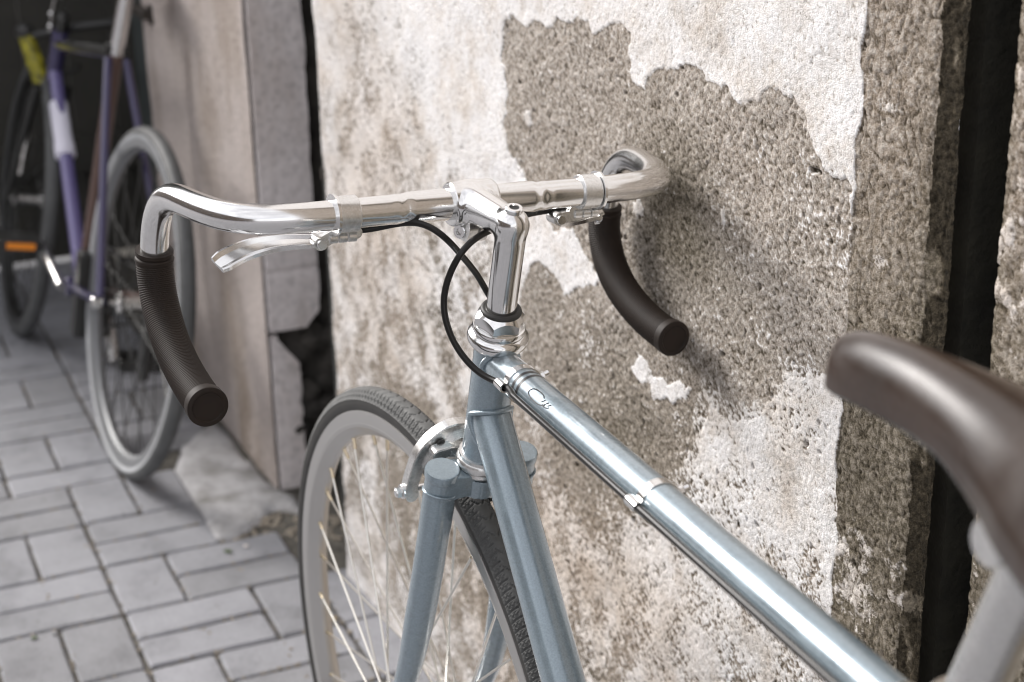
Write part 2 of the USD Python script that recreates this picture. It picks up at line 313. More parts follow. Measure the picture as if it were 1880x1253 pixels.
def paver_mesh(corners, top, ch=0.0035, depth=0.05):
    """corners: 4 xy, counter-clockwise; a slab with a worn, slightly wavy chamfer round its top."""
    C = np.array(corners); n = 4; ctr = C.mean(0)
    ring = []
    for k in range(4):
        a, b = C[k], C[(k+1) % 4]
        for t in (0.0, 0.06, 0.5, 0.94): ring.append(a + (b-a)*t)
    ring = np.array(ring); m = len(ring)
    for k in (0, 4, 8, 12): ring[k] += (ctr-ring[k])*0.02
    inn = ring + (ctr-ring)/np.linalg.norm(ctr-ring, axis=1, keepdims=True)*ch*1.3
    V = np.vstack([np.c_[inn, np.full(m, top)], np.c_[ring, np.full(m, top-ch)], np.c_[ring, np.full(m, top-depth)], [[*ctr, top+0.0004]]])
    tilt = rng.normal(0, 0.006, 2); V[:, 2] += (V[:, :2]-ctr)@tilt
    F = []
    for k in range(m):
        a, b = k, (k+1) % m
        F += [(3*m, a, b), (a, m+a, m+b), (a, m+b, b), (m+a, 2*m+a, 2*m+b), (m+a, 2*m+b, m+b)]
    return trimesh.Trimesh(V, F, process=False)
gap = 0.0028; shown = []
for (u0, u1, v0, v1) in bricks:
    c = [uv2xy(u0, v0), uv2xy(u0, v1), uv2xy(u1, v1), uv2xy(u1, v0)]
    c = np.array(c); ctr = c.mean(0)
    if ctr[0] < -3.1 or ctr[0] > 3.4 or ctr[1] > 2.4: continue
    P = Polygon(c)
    if P.intersection(slab_poly).area > 0.35*P.area or P.intersection(hole_poly).area > 0.30*P.area: continue
    if ctr[1] < -0.262: continue
    d = ctr-c; c = c + np.sign(np.array([[1, 1]]*4)*d)*gap + rng.normal(0, 0.0008, (4, 2))
    if Polygon(c).exterior.is_ccw is False: c = c[::-1]
    shown.append((np.hypot(ctr[0]-1.3, ctr[1]-0.1), c))
shown.sort(key=lambda t: t[0])
for k, (_, c) in enumerate(shown[:295]):
    obj('paver', paver_mesh(c, rng.normal(0, 0.0009)), PAV[int(rng.integers(4))], pav, smooth=False)
if len(shown) > 295:
    r_ = obj('paver', [paver_mesh(c, rng.normal(0, 0.0009)) for _, c in shown[295:]], PAV[1], pav, smooth=False)
    tag(r_, kind='stuff')
# cement patch at the foot of the pilaster: uneven top, broken rim
def patch_mesh(poly, top, amp, step=0.008, seed=3):
    b = poly.bounds; xs = np.arange(b[0], b[2]+step, step); ys = np.arange(b[1], b[3]+step, step)
    pts = np.array([(x_, y_) for x_ in xs for y_ in ys if poly.contains(Point(x_, y_))])
    rim = np.array([poly.exterior.interpolate(s).coords[0] for s in np.arange(0, poly.length, step)])
    rim_n = rim + 0.008*(meshkit.fbm(np.c_[rim*40, rim[:, :1]*0], 2, seed)[:, None]-0.5)
    from scipy.spatial import Delaunay
    allp = np.vstack([pts, rim_n]); D = Delaunay(allp); cen = allp[D.simplices].mean(1)
    keep = np.array([poly.buffer(0.004).contains(Point(*q)) for q in cen]); F = D.simplices[keep]
    e = np.array([poly.exterior.distance(Point(*q)) for q in allp])
    zz = top + amp*(meshkit.fbm(np.c_[allp*18, allp[:, :1]*0], 4, seed)-0.5) - 0.010*np.exp(-e/0.006)
    V = np.c_[allp, zz]; nv = len(V); m = len(rim); V = np.vstack([V, np.c_[rim_n, np.full(m, -0.03)]])
    r0 = nv-m; S = []
    for k in range(m): a, b_ = r0+k, r0+(k+1) % m; S += [(a, b_, nv+(k+1) % m), (a, nv+(k+1) % m, nv+k)]
    mm = trimesh.Trimesh(V, np.vstack([F, S]), process=False); 
    up = np.cross(V[F[:, 1]]-V[F[:, 0]], V[F[:, 2]]-V[F[:, 0]])[:, 2] < 0; F[up] = F[up][:, ::-1]
    return trimesh.Trimesh(V, np.vstack([F, S]), process=False)
sl = obj('cement_patch', patch_mesh(slab_poly, 0.004, 0.010), 'slab', pav, smooth=40, label='rough whitish cement patch at the foot of the concrete pilaster')
# grit in the joints: nobody could count it
G = []
for _ in range(1500):
    u, v = rng.uniform(-5, 3.4), rng.uniform(-10, 16)
    if rng.random() < 0.5: u = round(u)+rng.normal(0, 0.03)
    else: v = round(v)+rng.normal(0, 0.03)
    q = uv2xy(u, v)
    if slab_poly.contains(Point(*q)) or q[1] < -0.235: continue
    s = rng.uniform(0.0012, 0.0034)
    m = trimesh.creation.icosahedron(); m.apply_scale([s*rng.uniform(.8, 1.5), s, s*0.7]); m.apply_translation([q[0], q[1], -0.0015 + s*0.3]); G.append(m)
for _ in range(260):
    q = np.array([rng.uniform(1.06, 1.25), rng.uniform(-0.30, -0.08)])
    if not hole_poly.contains(Point(*q)): continue
    s = rng.uniform(0.002, 0.007); m = trimesh.creation.icosahedron(); m.apply_scale([s*1.3, s, s*.8]); m.apply_translation([*q, -0.006]); G.append(m)
gr = obj('joint_grit', G, 'pebble', smooth=False); tag(gr, 'small sandy grit lying in the joints of the pavers', 'grit', kind='stuff')
def leaf(x_, y_, s, m, ang, label, cat):
    t = np.linspace(0, 1, 9); w = 0.32*np.sin(PI*t**0.8)
    V = np.vstack([np.c_[t-0.5, w, 0.10*(t-.5)**2+0.06*w], np.c_[t-0.5, -w, 0.10*(t-.5)**2+0.06*w], np.c_[t-0.5, 0*t, 0.10*(t-.5)**2]])*s
    F = []
    for k in range(8): F += [(18+k, 18+k+1, k+1), (18+k, k+1, k), (9+k, 9+k+1, 18+k+1), (9+k, 18+k+1, 18+k)]
    V = np.vstack([V, V-[0, 0, 0.0006]]); F = F+[(b+27, a+27, c+27) for a, b, c in F]
    mm = trimesh.Trimesh(V, F, process=False); mm.apply_transform(trimesh.transformations.rotation_matrix(ang, [0, 0, 1])); mm.apply_translation([x_, y_, 0.003])
    tag(obj(cat.replace(' ', '_'), mm, m, smooth=True), label, cat)
leaf(1.10, -0.085, 0.018, 'leaf', 0.6, 'small green leaf lying beside the dark broken corner of the cement patch', 'leaf')
leaf(0.955, 0.262, 0.013, 'leaf', 2.1, 'tiny dark green leaf on the pavers near the bottom left corner', 'leaf')
leaf(0.95, 0.232, 0.007, 'iron', 1.1, 'tiny near black leaf scrap on the pavers near the bottom left corner', 'leaf')
leaf(1.105, -0.118, 0.012, 'scrap', 0.2, 'small whitish scrap on the paver beside the green leaf', 'litter')
leaf(0.80, -0.165, 0.020, 'dry', 0.9, 'curled dry tan leaf at the wall foot seen through the front wheel', 'leaf')

# ------------------------------------------------------------------ the wall along the pavement
WY = -0.241
def sdf(poly_pts, X, Z):
    """Signed distance (inside positive) to a polygon, for arrays."""
    P = np.array(poly_pts); Q = np.roll(P, -1, 0); p = np.stack([X, Z], -1).reshape(-1, 2)
    best = np.full(len(p), 1e9); ins = np.zeros(len(p), bool)
    for a, b in zip(P, Q):
        e = b-a; w = p-a; t = np.clip((w@e)/(e@e), 0, 1); best = np.minimum(best, ((w-t[:, None]*e)**2).sum(1))
        c = (a[1] > p[:, 1]) != (b[1] > p[:, 1])
        with np.errstate(divide='ignore', invalid='ignore'): xi = a[0] + (p[:, 1]-a[1])*(b[0]-a[0])/(b[1]-a[1])
        ins ^= c & (p[:, 0] < xi)
    return (np.where(ins, 1, -1)*np.sqrt(best)).reshape(X.shape)
bare = [(0.2751,0.9864),(0.2544,0.9917),(0.2321,0.9817),(0.2019,0.9911),(0.1766,0.9908),(0.158,0.9975),(0.1244,0.9988),(0.1103,1.0086),(0.0874,1.007),(0.074,0.996),(0.0542,1.0047),(0.0223,1.0148),(0.0035,1.0059),(0.0011,0.9809),(-0.0043,0.9612),(-0.0247,0.9567),(-0.0314,0.9729),(-0.0537,0.9837),(-0.0727,0.984),(-0.0974,0.9939),(-0.1226,0.9937),(-0.1336,0.9821),(-0.1619,0.9832),(-0.1767,0.9739),(-0.1981,0.9706),(-0.2155,0.9748),(-0.224,0.9884),(-0.239,0.9938),(-0.2513,0.9914),(-0.2684,0.9802),(-0.2775,0.9753),(-0.2842,0.9634),(-0.2961,0.9483),(-0.3017,0.9407),(-0.3183,0.9354),(-0.3353,0.9369),(-0.345,0.8996),(-0.345,0.8364),(-0.345,0.772),(-0.3068,0.7666),(-0.2617,0.7514),(-0.2242,0.6979),(-0.1773,0.6782),(-0.1466,0.6886),(-0.1369,0.6496),(-0.1201,0.5867),(-0.0281,0.512),(0.0898,0.4804),(0.1964,0.4561),(0.2979,0.4864),(0.2618,0.6364),(0.2484,0.6863),(0.2096,0.73),(0.1763,0.7301),(0.1444,0.7092),(0.1129,0.7302),(0.065,0.7463),(0.0945,0.7648),(0.1246,0.7838),(0.1625,0.7716),(0.1815,0.7882),(0.2072,0.8097),(0.238,0.8184),(0.2541,0.8305),(0.2746,0.8419),(0.2877,0.8672),(0.2788,0.9054),(0.2885,0.9401)]
f1 = [(0.1624,0.7746),(0.1246,0.7897),(0.1064,0.7794),(0.1005,0.7574),(0.0826,0.7503),(0.0592,0.7537),(0.0709,0.7418),(0.1007,0.7305),(0.1317,0.7128),(0.1506,0.7198),(0.1438,0.746),(0.1759,0.7468),(0.2096,0.7288),(0.2378,0.7086),(0.2441,0.7261),(0.2294,0.7488),(0.2014,0.7805),(0.1818,0.776)]
f2 = [(-0.0033,0.6753),(-0.0193,0.6944),(-0.0354,0.6898),(-0.0409,0.6774),(-0.0616,0.6843),(-0.072,0.6766),(-0.0966,0.6905),(-0.1142,0.6899),(-0.107,0.6764),(-0.0826,0.6633),(-0.0622,0.6618),(-0.0468,0.6535),(-0.0411,0.6689),(-0.0199,0.6645)]
f3 = [(-0.0009,0.8444),(-0.0165,0.8522),(-0.024,0.8416),(-0.0138,0.8284)]
f4 = [(0.2354,0.8916),(0.2218,0.8969),(0.2169,0.8847),(0.2305,0.8763)]
f5 = [(-0.1562,0.872),(-0.1648,0.8754),(-0.1671,0.8632),(-0.1603,0.8606)]
w6 = [(-0.1493,0.6896),(-0.1638,0.6759),(-0.2164,0.6847),(-0.2482,0.7118),(-0.2698,0.7492),(-0.2921,0.7616),(-0.3086,0.7432),(-0.3253,0.7203),(-0.332,0.684),(-0.3165,0.6426),(-0.2921,0.6577),(-0.2674,0.6681),(-0.2349,0.6604),(-0.1928,0.6384),(-0.1472,0.6314),(-0.1367,0.6551)]
def blob(X, Z, x_, z_, sx, sz): return np.exp(-(((X-x_)/sx)**2 + ((Z-z_)/sz)**2))
def grid_wall(xs, zs, field):
    X, Z = np.meshgrid(xs, zs, indexing='ij'); h, prim = field(X, Z)
    V = np.stack([X, WY + h, Z], -1).reshape(-1, 3); nx, nz = len(xs), len(zs)
    i, j = np.meshgrid(np.arange(nx-1), np.arange(nz-1), indexing='ij')
    q = np.stack([i*nz+j, i*nz+j+1, (i+1)*nz+j+1, (i+1)*nz+j], -1).reshape(-1, 4)      # facing +y
    return trimesh.Trimesh(V, np.vstack([q[:, [0, 1, 2]], q[:, [0, 2, 3]]]), process=False), prim
def put_prims(p, prim):
    api = UsdGeom.PrimvarsAPI(p)
    for k, a in prim.items(): api.CreatePrimvar(k, Sdf.ValueTypeNames.FloatArray, 'vertex').Set(Vt.FloatArray.FromNumpy(np.ascontiguousarray(a, np.float32).ravel()))
def nz3(X, Z, s, oct_, seed, sz=1.0): return meshkit.fbm(np.stack([X*s, X*0+seed*7.3, Z*s*sz], -1), oct_, seed)
from scipy.special import erf
def uni(g, sd=0.125): return 0.5*(1+erf((g-0.5)/(sd*1.414)))            # noise to an even 0..1 spread
def main_field(X, Z):
    warp = 0.012*(nz3(X, Z, 34, 3, 5)-0.5) + 0.013*(nz3(X, Z, 85, 3, 7)-0.5); warp2 = 0.012*(nz3(X, Z, 34, 3, 6)-0.5) + 0.013*(nz3(X, Z, 85, 3, 8)-0.5)
    Xw, Zw = X+warp, Z+warp2
    s = -sdf(bare, Xw, Zw)                                           # painted outside the bare patch
    for f in (f1, f2, f3, f4, f5): s = np.maximum(s, sdf(f, Xw, Zw))
    g1 = nz3(X, Z, 520, 2, 41, 0.75); g2 = nz3(X, Z, 250, 3, 42, 0.72); g3 = nz3(X, Z, 14, 3, 43); n2 = nz3(X, Z, 9, 4, 12); n3 = nz3(X, Z, 32, 4, 13, 0.6)
    gr = uni(0.55*g1+0.45*g2, 0.105)                                 # grain height, 0 in the pits
    mid = uni(n3, 0.12)
    # how much of the paint is left: 1 whole, 0 none; where it is thin it clings to the tops of the grains
    C = np.full_like(X, 1.02)
    def wear(x_, z_, sx, sz, c):
        nonlocal C
        b_ = blob(X, Z, x_, z_, sx, sz); C = C*(1-b_) + c*b_
    for a_ in ((0.74, 0.78, 0.16, 0.22, 0.62), (0.78, 0.55, 0.20, 0.20, 0.60), (0.60, 0.62, 0.14, 0.16, 0.62), (0.46, 0.62, 0.16, 0.13, 0.52), (0.66, 0.24, 0.40, 0.24, 0.20), (0.36, 0.28, 0.26, 0.20, 0.28), (0.80, 0.30, 0.05, 0.20, 0.7),
               (0.06, 0.42, 0.13, 0.08, 0.50), (0.02, 0.33, 0.16, 0.10, 0.62), (-0.16, 0.52, 0.16, 0.12, 0.80), (-0.28, 0.60, 0.07, 0.14, 0.66), (0.18, 0.44, 0.10, 0.10, 0.40), (-0.16, 0.38, 0.20, 0.12, 0.66), (0.06, 0.25, 0.12, 0.06, 0.30)): wear(*a_)
    w6m = sdf(w6, Xw, Zw)
    inside = np.clip(0.06 + 0.62*(n2-0.42) - 0.12*blob(X, Z, 0.1, 0.9, 0.2, 0.15), 0.0, 0.30)*0.75
    inside = np.where(w6m > -0.02, np.clip(0.62+w6m*9, inside, 0.86), inside)
    fade = np.clip((0.66-Z)/0.05, 0, 1)                              # the patch has no crisp lower edge
    crisp = np.clip(s/0.0016+0.5, 0, 1)*(1-fade) + np.clip(s/0.06+0.5, 0, 1)*fade
    cov = inside*(1-crisp) + C*crisp + (0.55*(n2-0.5)+0.30*(mid-0.5))*np.clip(1.25-np.abs(C-0.5)*2.2, 0.0, 1)*np.where(crisp > 0.5, 1, 0.3)
    gm = 0.70*gr + 0.30*mid
    p = (gm-(1-cov))*0.016
    band = np.clip((-0.341 + 0.010*(nz3(X, Z, 30, 4, 21)-0.5)*2 - X)/0.004, 0, 1)                # brown strip at the right end
    nb = nz3(X, Z, 60, 4, 22); nb2 = nz3(X, Z, 16, 3, 23)
    p = np.where(band > 0.5, (0.45*nb+0.55*nb2-0.675)*0.05, p)
    tint = np.clip(0.22*np.clip((nz3(X, Z, 5, 3, 91)-0.45)*4, 0, 1) + 0.8*blob(X, Z, 0.75, 0.66, 0.22, 0.32) + 0.9*blob(X, Z, 0.05, 0.41, 0.22, 0.10) + 0.7*blob(X, Z, 0.3, 0.25, 0.3, 0.2) + 0.8*(n2-0.40), 0, 1)
    tint = np.where(band > 0.5, np.clip(0.80+0.8*(n2-0.5), 0, 1), tint)
    moss = np.clip(0.65*blob(X, Z, 0.50, 0.60, 0.10, 0.12) + 0.85*blob(X, Z, 0.06, 0.60, 0.20, 0.09) + 0.95*blob(X, Z, -0.06, 0.85, 0.07, 0.09) + 0.45*blob(X, Z, -0.12, 0.80, 0.12, 0.12) + 0.7*blob(X, Z, 0.55, 0.22, 0.35, 0.22) + 0.6*blob(X, Z, 0.08, 0.25, 0.10, 0.06) + 1.3*(nz3(X, Z, 8, 4, 31)-0.56), 0, 0.9)
    edge = np.clip((-0.4255 + 0.004*(nz3(X, Z, 14, 3, 33)-0.5)*2 + 0.007*(nz3(X, Z, 120, 3, 35, 0.6)-0.5) - X)/0.0045, 0, 1); edge = edge*edge*(3-2*edge)               # dark mossy arris by the slot
    moss = np.where(edge > 0.5, 1.0, np.where(band > 0.5, np.clip(0.35*moss + 0.6*np.clip((-0.395-X)/0.04, 0, 1)*n2 + 0.85*np.clip((1.00-Z)/0.28, 0, 1) + 0.22, 0, 0.95), moss))
    wr = 1-2*np.abs(nz3(X + 0.010*(nz3(X, Z, 55, 3, 51)-0.5), Z, 105, 3, 52, 0.62)-0.5)
    wr2 = 1-2*np.abs(nz3(X + 0.012*(nz3(X, Z, 45, 3, 55)-0.5), Z, 55, 3, 56, 0.5)-0.5)
    painted = np.clip(p/0.0016, 0, 1)
    thick = np.clip((cov-0.8)/0.2, 0, 1)*crisp                       # whole coats fill the grain
    h = (0.0018*(g1-0.5)+0.0030*(g2-0.5))*(1-0.45*painted)*(1-0.30*thick) + 0.0012*thick + 0.007*(g3-0.5)
    ridge = np.maximum(wr**12, 0.9*wr2**18)
    h = np.where(band > 0.5, 0.0004 - 0.0014*ridge + 0.0010*(g1-0.5) + 0.0014*(g2-0.5) + 0.004*(g3-0.5), h)
    h -= np.clip((-0.422-X)/0.020, 0, 1)*0.003 + edge*0.0014*nz3(X, Z, 60, 3, 53)
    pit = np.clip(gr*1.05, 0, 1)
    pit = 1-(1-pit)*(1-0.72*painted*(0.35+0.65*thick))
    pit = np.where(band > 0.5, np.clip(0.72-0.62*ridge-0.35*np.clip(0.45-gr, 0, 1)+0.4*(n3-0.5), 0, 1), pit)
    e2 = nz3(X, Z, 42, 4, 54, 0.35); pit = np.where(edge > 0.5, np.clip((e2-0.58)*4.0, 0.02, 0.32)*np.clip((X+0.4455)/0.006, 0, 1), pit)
    holes = np.clip((nz3(X, Z, 110, 2, 57, 0.7)-0.83)/0.02, 0, 1)*(1-0.8*thick)
    h -= 0.004*holes; pit = np.minimum(pit, 1-0.95*holes)
    return h, dict(paint=p, tint=tint, moss=moss, pit=pit)
XL, XR = -0.4500, 0.930
def spaced(a, b, f, extra=()):
    out = [a]
    while out[-1] < b: out.append(out[-1]+f(out[-1]))
    out[-1] = b; return np.array(out)
wall = thing('stucco_wall', 'grey rough cast wall with peeling white paint that the blue bicycle leans on', 'wall')
xs = spaced(XL, XR, lambda x_: 0.0010 + 0.0010*np.clip((x_+0.4)/1.3, 0, 1))
zs = np.r_[spaced(-0.03, 1.12, lambda z_: 0.0014), np.arange(1.14, 3.2, 0.02), np.arange(3.2, 6.51, 0.15)]
m, prim = grid_wall(xs, zs, main_field)
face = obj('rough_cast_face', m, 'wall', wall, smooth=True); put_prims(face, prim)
# body of that block: end returns and top
obj('end_return', box((XL+0.0012, -0.60, -0.05), (XL+0.02, WY-0.020, 6.5)), 'slot', wall, smooth=False)
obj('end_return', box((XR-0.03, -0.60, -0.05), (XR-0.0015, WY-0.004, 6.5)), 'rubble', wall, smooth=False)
obj('coping', box((XL, -0.60, 6.52), (XR, WY, 6.6)), 'far_wall', wall, smooth=False)

def right_field(X, Z):
    n = nz3(X, Z, 45, 4, 61); n2 = nz3(X, Z, 12, 3, 62)
    near = np.clip((X+0.62)/0.12, 0, 1)
    p = (0.60*nz3(X, Z, 75, 4, 67) + 0.40*n2 - 0.62)*0.05
    g1 = nz3(X, Z, 230, 3, 63); g2 = nz3(X, Z, 80, 3, 64); wr = 1-2*np.abs(nz3(X, Z, 70, 3, 65)-0.5)
    e = np.clip((X+0.512)/0.02, 0, 1)
    h = 0.0013*(g1-0.5) - 0.0014*wr**12 + 0.0012*np.clip(p/0.0016, 0, 1) - 0.006*e**2
    return h, dict(paint=p, tint=np.full_like(X, 0.9), moss=np.clip(0.7*nz3(X, Z, 9, 3, 66)-0.05+0.6*e+0.7*np.clip((0.95-Z)/0.2, 0, 1), 0, 0.95), pit=np.clip(0.75-0.65*wr**12-0.35*np.clip(0.5-uni(g1), 0, 1), 0, 1)*(1-0.7*e))
wall2 = thing('stucco_wall', 'brown stained wall with white paint flecks right of the black joint', 'wall')
xs2 = np.r_[np.arange(-4.0, -0.92, 0.06), spaced(-0.90, -0.4990, lambda x_: 0.0012)]
m, prim = grid_wall(xs2, np.r_[spaced(-0.03, 1.12, lambda z_: 0.0018), np.arange(1.14, 3.2, 0.02), np.arange(3.2, 6.51, 0.15)], right_field)
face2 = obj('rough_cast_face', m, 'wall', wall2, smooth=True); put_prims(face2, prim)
obj('end_return', box((-0.53, -0.60, -0.05), (-0.4995, WY-0.012, 6.5)), 'slot', wall2, smooth=False)
js = obj('wall_joint', sheet(0, 1, 0, 1, 2, 2, lambda X, Y: X*0), 'slot')          # replaced below by the filler strip
stage.RemovePrim(js.GetPath())
zz = np.arange(-0.03, 6.5, 0.02)
jv = np.stack([np.r_[np.full(len(zz), -0.4985), np.full(len(zz), -0.4510)], np.full(2*len(zz), WY-0.075) + 0.006*meshkit.fbm(np.c_[np.r_[zz, zz]*12, np.r_[zz*0, zz*0+9], np.r_[zz, zz]*0], 3), np.r_[zz, zz]], 1)
k = len(zz); F = [f for i in range(k-1) for f in ((i, i+1, k+i+1), (i, k+i+1, k+i))]
js = obj('wall_joint', trimesh.Trimesh(jv, F, process=False), 'slot'); tag(js, 'black vertical expansion joint between the two wall sections', 'joint')

# ------------------------------------------------------------------ pilaster, recess and pipe left of the wall
pil = thing('concrete_pilaster', 'beige pink concrete pilaster with a broken corner left of the stucco wall', 'pilaster')
def slabf(x0, x1, z0, z1, y, amp, s, nx, nz_, seed):
    """A front facing +y with an uneven surface."""
    X, Z = np.meshgrid(np.linspace(x0, x1, nx), np.linspace(z0, z1, nz_), indexing='ij')
    V = np.stack([X, y + amp*(nz3(X, Z, s, 4, seed)-0.5), Z], -1).reshape(-1, 3)
    i, j = np.meshgrid(np.arange(nx-1), np.arange(nz_-1), indexing='ij'); q = np.stack([i*nz_+j, i*nz_+j+1, (i+1)*nz_+j+1, (i+1)*nz_+j], -1).reshape(-1, 4)
    return trimesh.Trimesh(V, np.vstack([q[:, [0, 1, 2]], q[:, [0, 2, 3]]]), process=False)
obj('front_face', slabf(1.312, 2.075, -0.03, 6.5, WY, 0.004, 12, 120, 600, 71), 'pilaster', pil, smooth=True)
def side_face(ys_of_z, z0, z1, nz_, name, seed, x0=1.31):
    zz = np.linspace(z0, z1, nz_); ny = 26; V = []
    for z_ in zz:
        yb = ys_of_z(z_)
        yy = np.linspace(WY-0.0055, yb, ny); V.append(np.stack([np.full(ny, x0), yy, np.full(ny, z_)], 1))
    V = np.array(V); X = V[..., 1]; V[..., 0] += 0.004*(nz3(X, V[..., 2], 25, 4, seed)-0.5)
    V[:, 0, 0] += 0.003; V[..., 0] += 0.006*np.exp(-((V[..., 2]-0.412-0.002*nz3(V[..., 1], V[..., 2]*0, 40, 2, 5))/0.0028)**2)
    i, j = np.meshgrid(np.arange(nz_-1), np.arange(ny-1), indexing='ij'); q = np.stack([i*ny+j, i*ny+j+1, (i+1)*ny+j+1, (i+1)*ny+j], -1).reshape(-1, 4)
    m = trimesh.Trimesh(V.reshape(-1, 3), np.vstack([q[:, [0, 1, 2]], q[:, [0, 2, 3]]]), process=False)
    b = m.copy(); b.vertices[:, 0] += 0.03; b.faces = b.faces[:, ::-1]        # thickness of the render coat
    rim = [k_*ny+ny-1 for k_ in range(nz_)]; n0 = len(m.vertices)
    S = []
    for a_, b_ in zip(rim[:-1], rim[1:]): S += [(a_, b_, n0+b_), (a_, n0+b_, n0+a_)]
    for a_ in range(ny-1): S += [(a_, a_+1, n0+a_+1), (a_, n0+a_+1, n0+a_), ((nz_-1)*ny+a_, n0+(nz_-1)*ny+a_, n0+(nz_-1)*ny+a_+1), ((nz_-1)*ny+a_, n0+(nz_-1)*ny+a_+1, (nz_-1)*ny+a_+1)]
    m = trimesh.Trimesh(np.vstack([m.vertices, b.vertices]), np.vstack([m.faces, b.faces+n0, S]), process=False); m.update_faces(m.nondegenerate_faces()); trimesh.repair.fix_normals(m)
    obj(name, m, 'pilaster_side', pil, smooth=30)
rag = lambda z_, s, sd: float(meshkit.fbm(np.array([[z_*s, sd, 0.3]]), 4, sd)[0]-0.5)
side_face(lambda z_: -0.344 + 0.010*rag(z_, 26, 3) + 0.03*max(0, (0.335-z_)/0.03)*(z_ < 0.335), 0.305, 6.5, 900, 'upper_return', 72)
side_face(lambda z_: -0.296 + 0.030*rag(z_, 20, 4) - 0.02*np.clip((0.10-z_)/0.1, 0, 1) + 0.03*np.clip((z_-0.24)/0.05, 0, 1), -0.02, 0.296, 150, 'lower_return', 73)
obj('core', box((1.345, -0.60, -0.05), (2.073, WY-0.006, 6.49)), 'rubble', pil, smooth=False)
# dark rubble showing where the corner has broken away
RB = []
for _ in range(70):
    s = rng.uniform(0.012, 0.032); m = trimesh.creation.icosphere(2, 1.0); d = meshkit.fbm(np.asarray(m.vertices)*1.6+rng.uniform(0, 50, 3), 3)
    m.vertices *= (0.7+0.6*d)[:, None]*s*np.array([.8, 1.1, 1.0]); m.apply_translation([rng.uniform(1.325, 1.36), rng.uniform(-0.42, -0.29), rng.uniform(0.0, 0.31)]); RB.append(m)
rb = obj('rubble', RB, 'rubble', pil, smooth=True, label='dark crumbling stones in the broken lower corner'); tag(rb, kind='stuff')
gp = thing('wall_recess', 'dark narrow recess with crumbling brick between the pilaster and the stucco wall', 'recess')
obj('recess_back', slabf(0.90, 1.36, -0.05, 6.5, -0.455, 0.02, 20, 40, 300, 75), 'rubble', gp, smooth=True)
pp = thing('drain_pipe', 'thin grey vertical pipe in the recess beside the stucco wall', 'pipe')
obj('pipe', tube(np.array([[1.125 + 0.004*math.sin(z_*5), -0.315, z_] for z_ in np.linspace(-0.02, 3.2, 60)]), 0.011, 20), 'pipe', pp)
for z_ in (0.62, 1.7, 2.8):
    obj('pipe_clip', [cyl((1.125, -0.315, z_), (1.125, -0.315, z_+0.018), 0.0145, 20), box((1.120, -0.45, z_+0.004), (1.130, -0.325, z_+0.014))], 'iron', pp)
hg = thing('iron_bracket', 'short dark iron bar sticking out of the top left edge of the pilaster', 'bracket')
obj('bar', box((1.985, -0.246, 0.782), (2.125, -0.222, 0.802), 0.002), 'iron', hg, smooth=False)
obj('back_plate', box((1.975, -0.2425, 0.772), (2.000, -0.2365, 0.812), 0.001), 'iron', hg, smooth=False)

# dark doorway beyond the pilaster: green jamb and an open boarded door standing out across the pavement
jm = thing('door_jamb', 'dark green iron door jamb directly behind the pilaster', 'door jamb')
obj('post', box((2.080, -0.33, -0.02), (2.21, -0.245, 2.6), 0.006), 'jamb', jm, smooth=False)
obj('rebate', box((2.212, -0.36, -0.02), (2.26, -0.285, 2.6), 0.004), 'jamb', jm, smooth=False)
dr = thing('boarded_door', 'black boarded door standing open behind the purple bicycle', 'door')
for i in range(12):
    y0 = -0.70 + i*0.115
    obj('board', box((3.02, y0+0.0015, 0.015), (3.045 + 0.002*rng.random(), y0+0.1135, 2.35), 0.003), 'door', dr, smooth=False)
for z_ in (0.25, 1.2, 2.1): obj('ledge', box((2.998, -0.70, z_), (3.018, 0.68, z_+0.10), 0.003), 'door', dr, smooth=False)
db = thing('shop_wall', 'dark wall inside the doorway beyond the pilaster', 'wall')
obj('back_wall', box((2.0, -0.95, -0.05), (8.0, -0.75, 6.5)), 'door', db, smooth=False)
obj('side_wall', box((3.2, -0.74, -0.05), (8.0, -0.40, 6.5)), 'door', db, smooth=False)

aw = thing('awning', 'dark canvas awning over the doorway beyond the pilaster', 'awning')
obj('canvas', trimesh.Trimesh([(2.9, -0.40, 2.75), (6.5, -0.40, 2.75), (6.5, 0.62, 2.45), (2.9, 0.62, 2.45), (2.9, -0.40, 2.74), (6.5, -0.40, 2.74), (6.5, 0.62, 2.44), (2.9, 0.62, 2.44)], [(0, 1, 2), (0, 2, 3), (4, 6, 5), (4, 7, 6), (0, 3, 7), (0, 7, 4), (1, 5, 6), (1, 6, 2), (3, 2, 6), (3, 6, 7)], process=False), 'door', aw, smooth=False)
obj('rail', tube(lin((2.9, 0.61, 2.44), (6.5, 0.61, 2.44)), 0.018, 12), 'iron', aw)

ob = thing('building', 'long dark brick building across the street with rows of windows', 'building')
M['dark_brick'] = mat('dark_brick', (0.105, 0.078, 0.060), 0.85, noise=(2, 0.3))
obj('wall', box((-18, 12.0, -0.05), (46, 16.0, 5.6)), 'dark_brick', ob, smooth=False)
obj('roof', box((-18.3, 11.7, 5.61), (46.3, 16.3, 5.85)), 'door', ob, smooth=False)
for i in range(16):
    x0 = -15 + i*3.8
    wn = obj('window', box((x0-0.62, 11.96, 1.2), (x0+0.62, 11.995, 3.2)), 'scrap', ob, smooth=False)
    for sx in (-0.29, 0.29): obj('pane', box((x0+sx-0.26, 11.94, 1.27), (x0+sx+0.26, 11.958, 3.13)), 'black', wn, smooth=False)

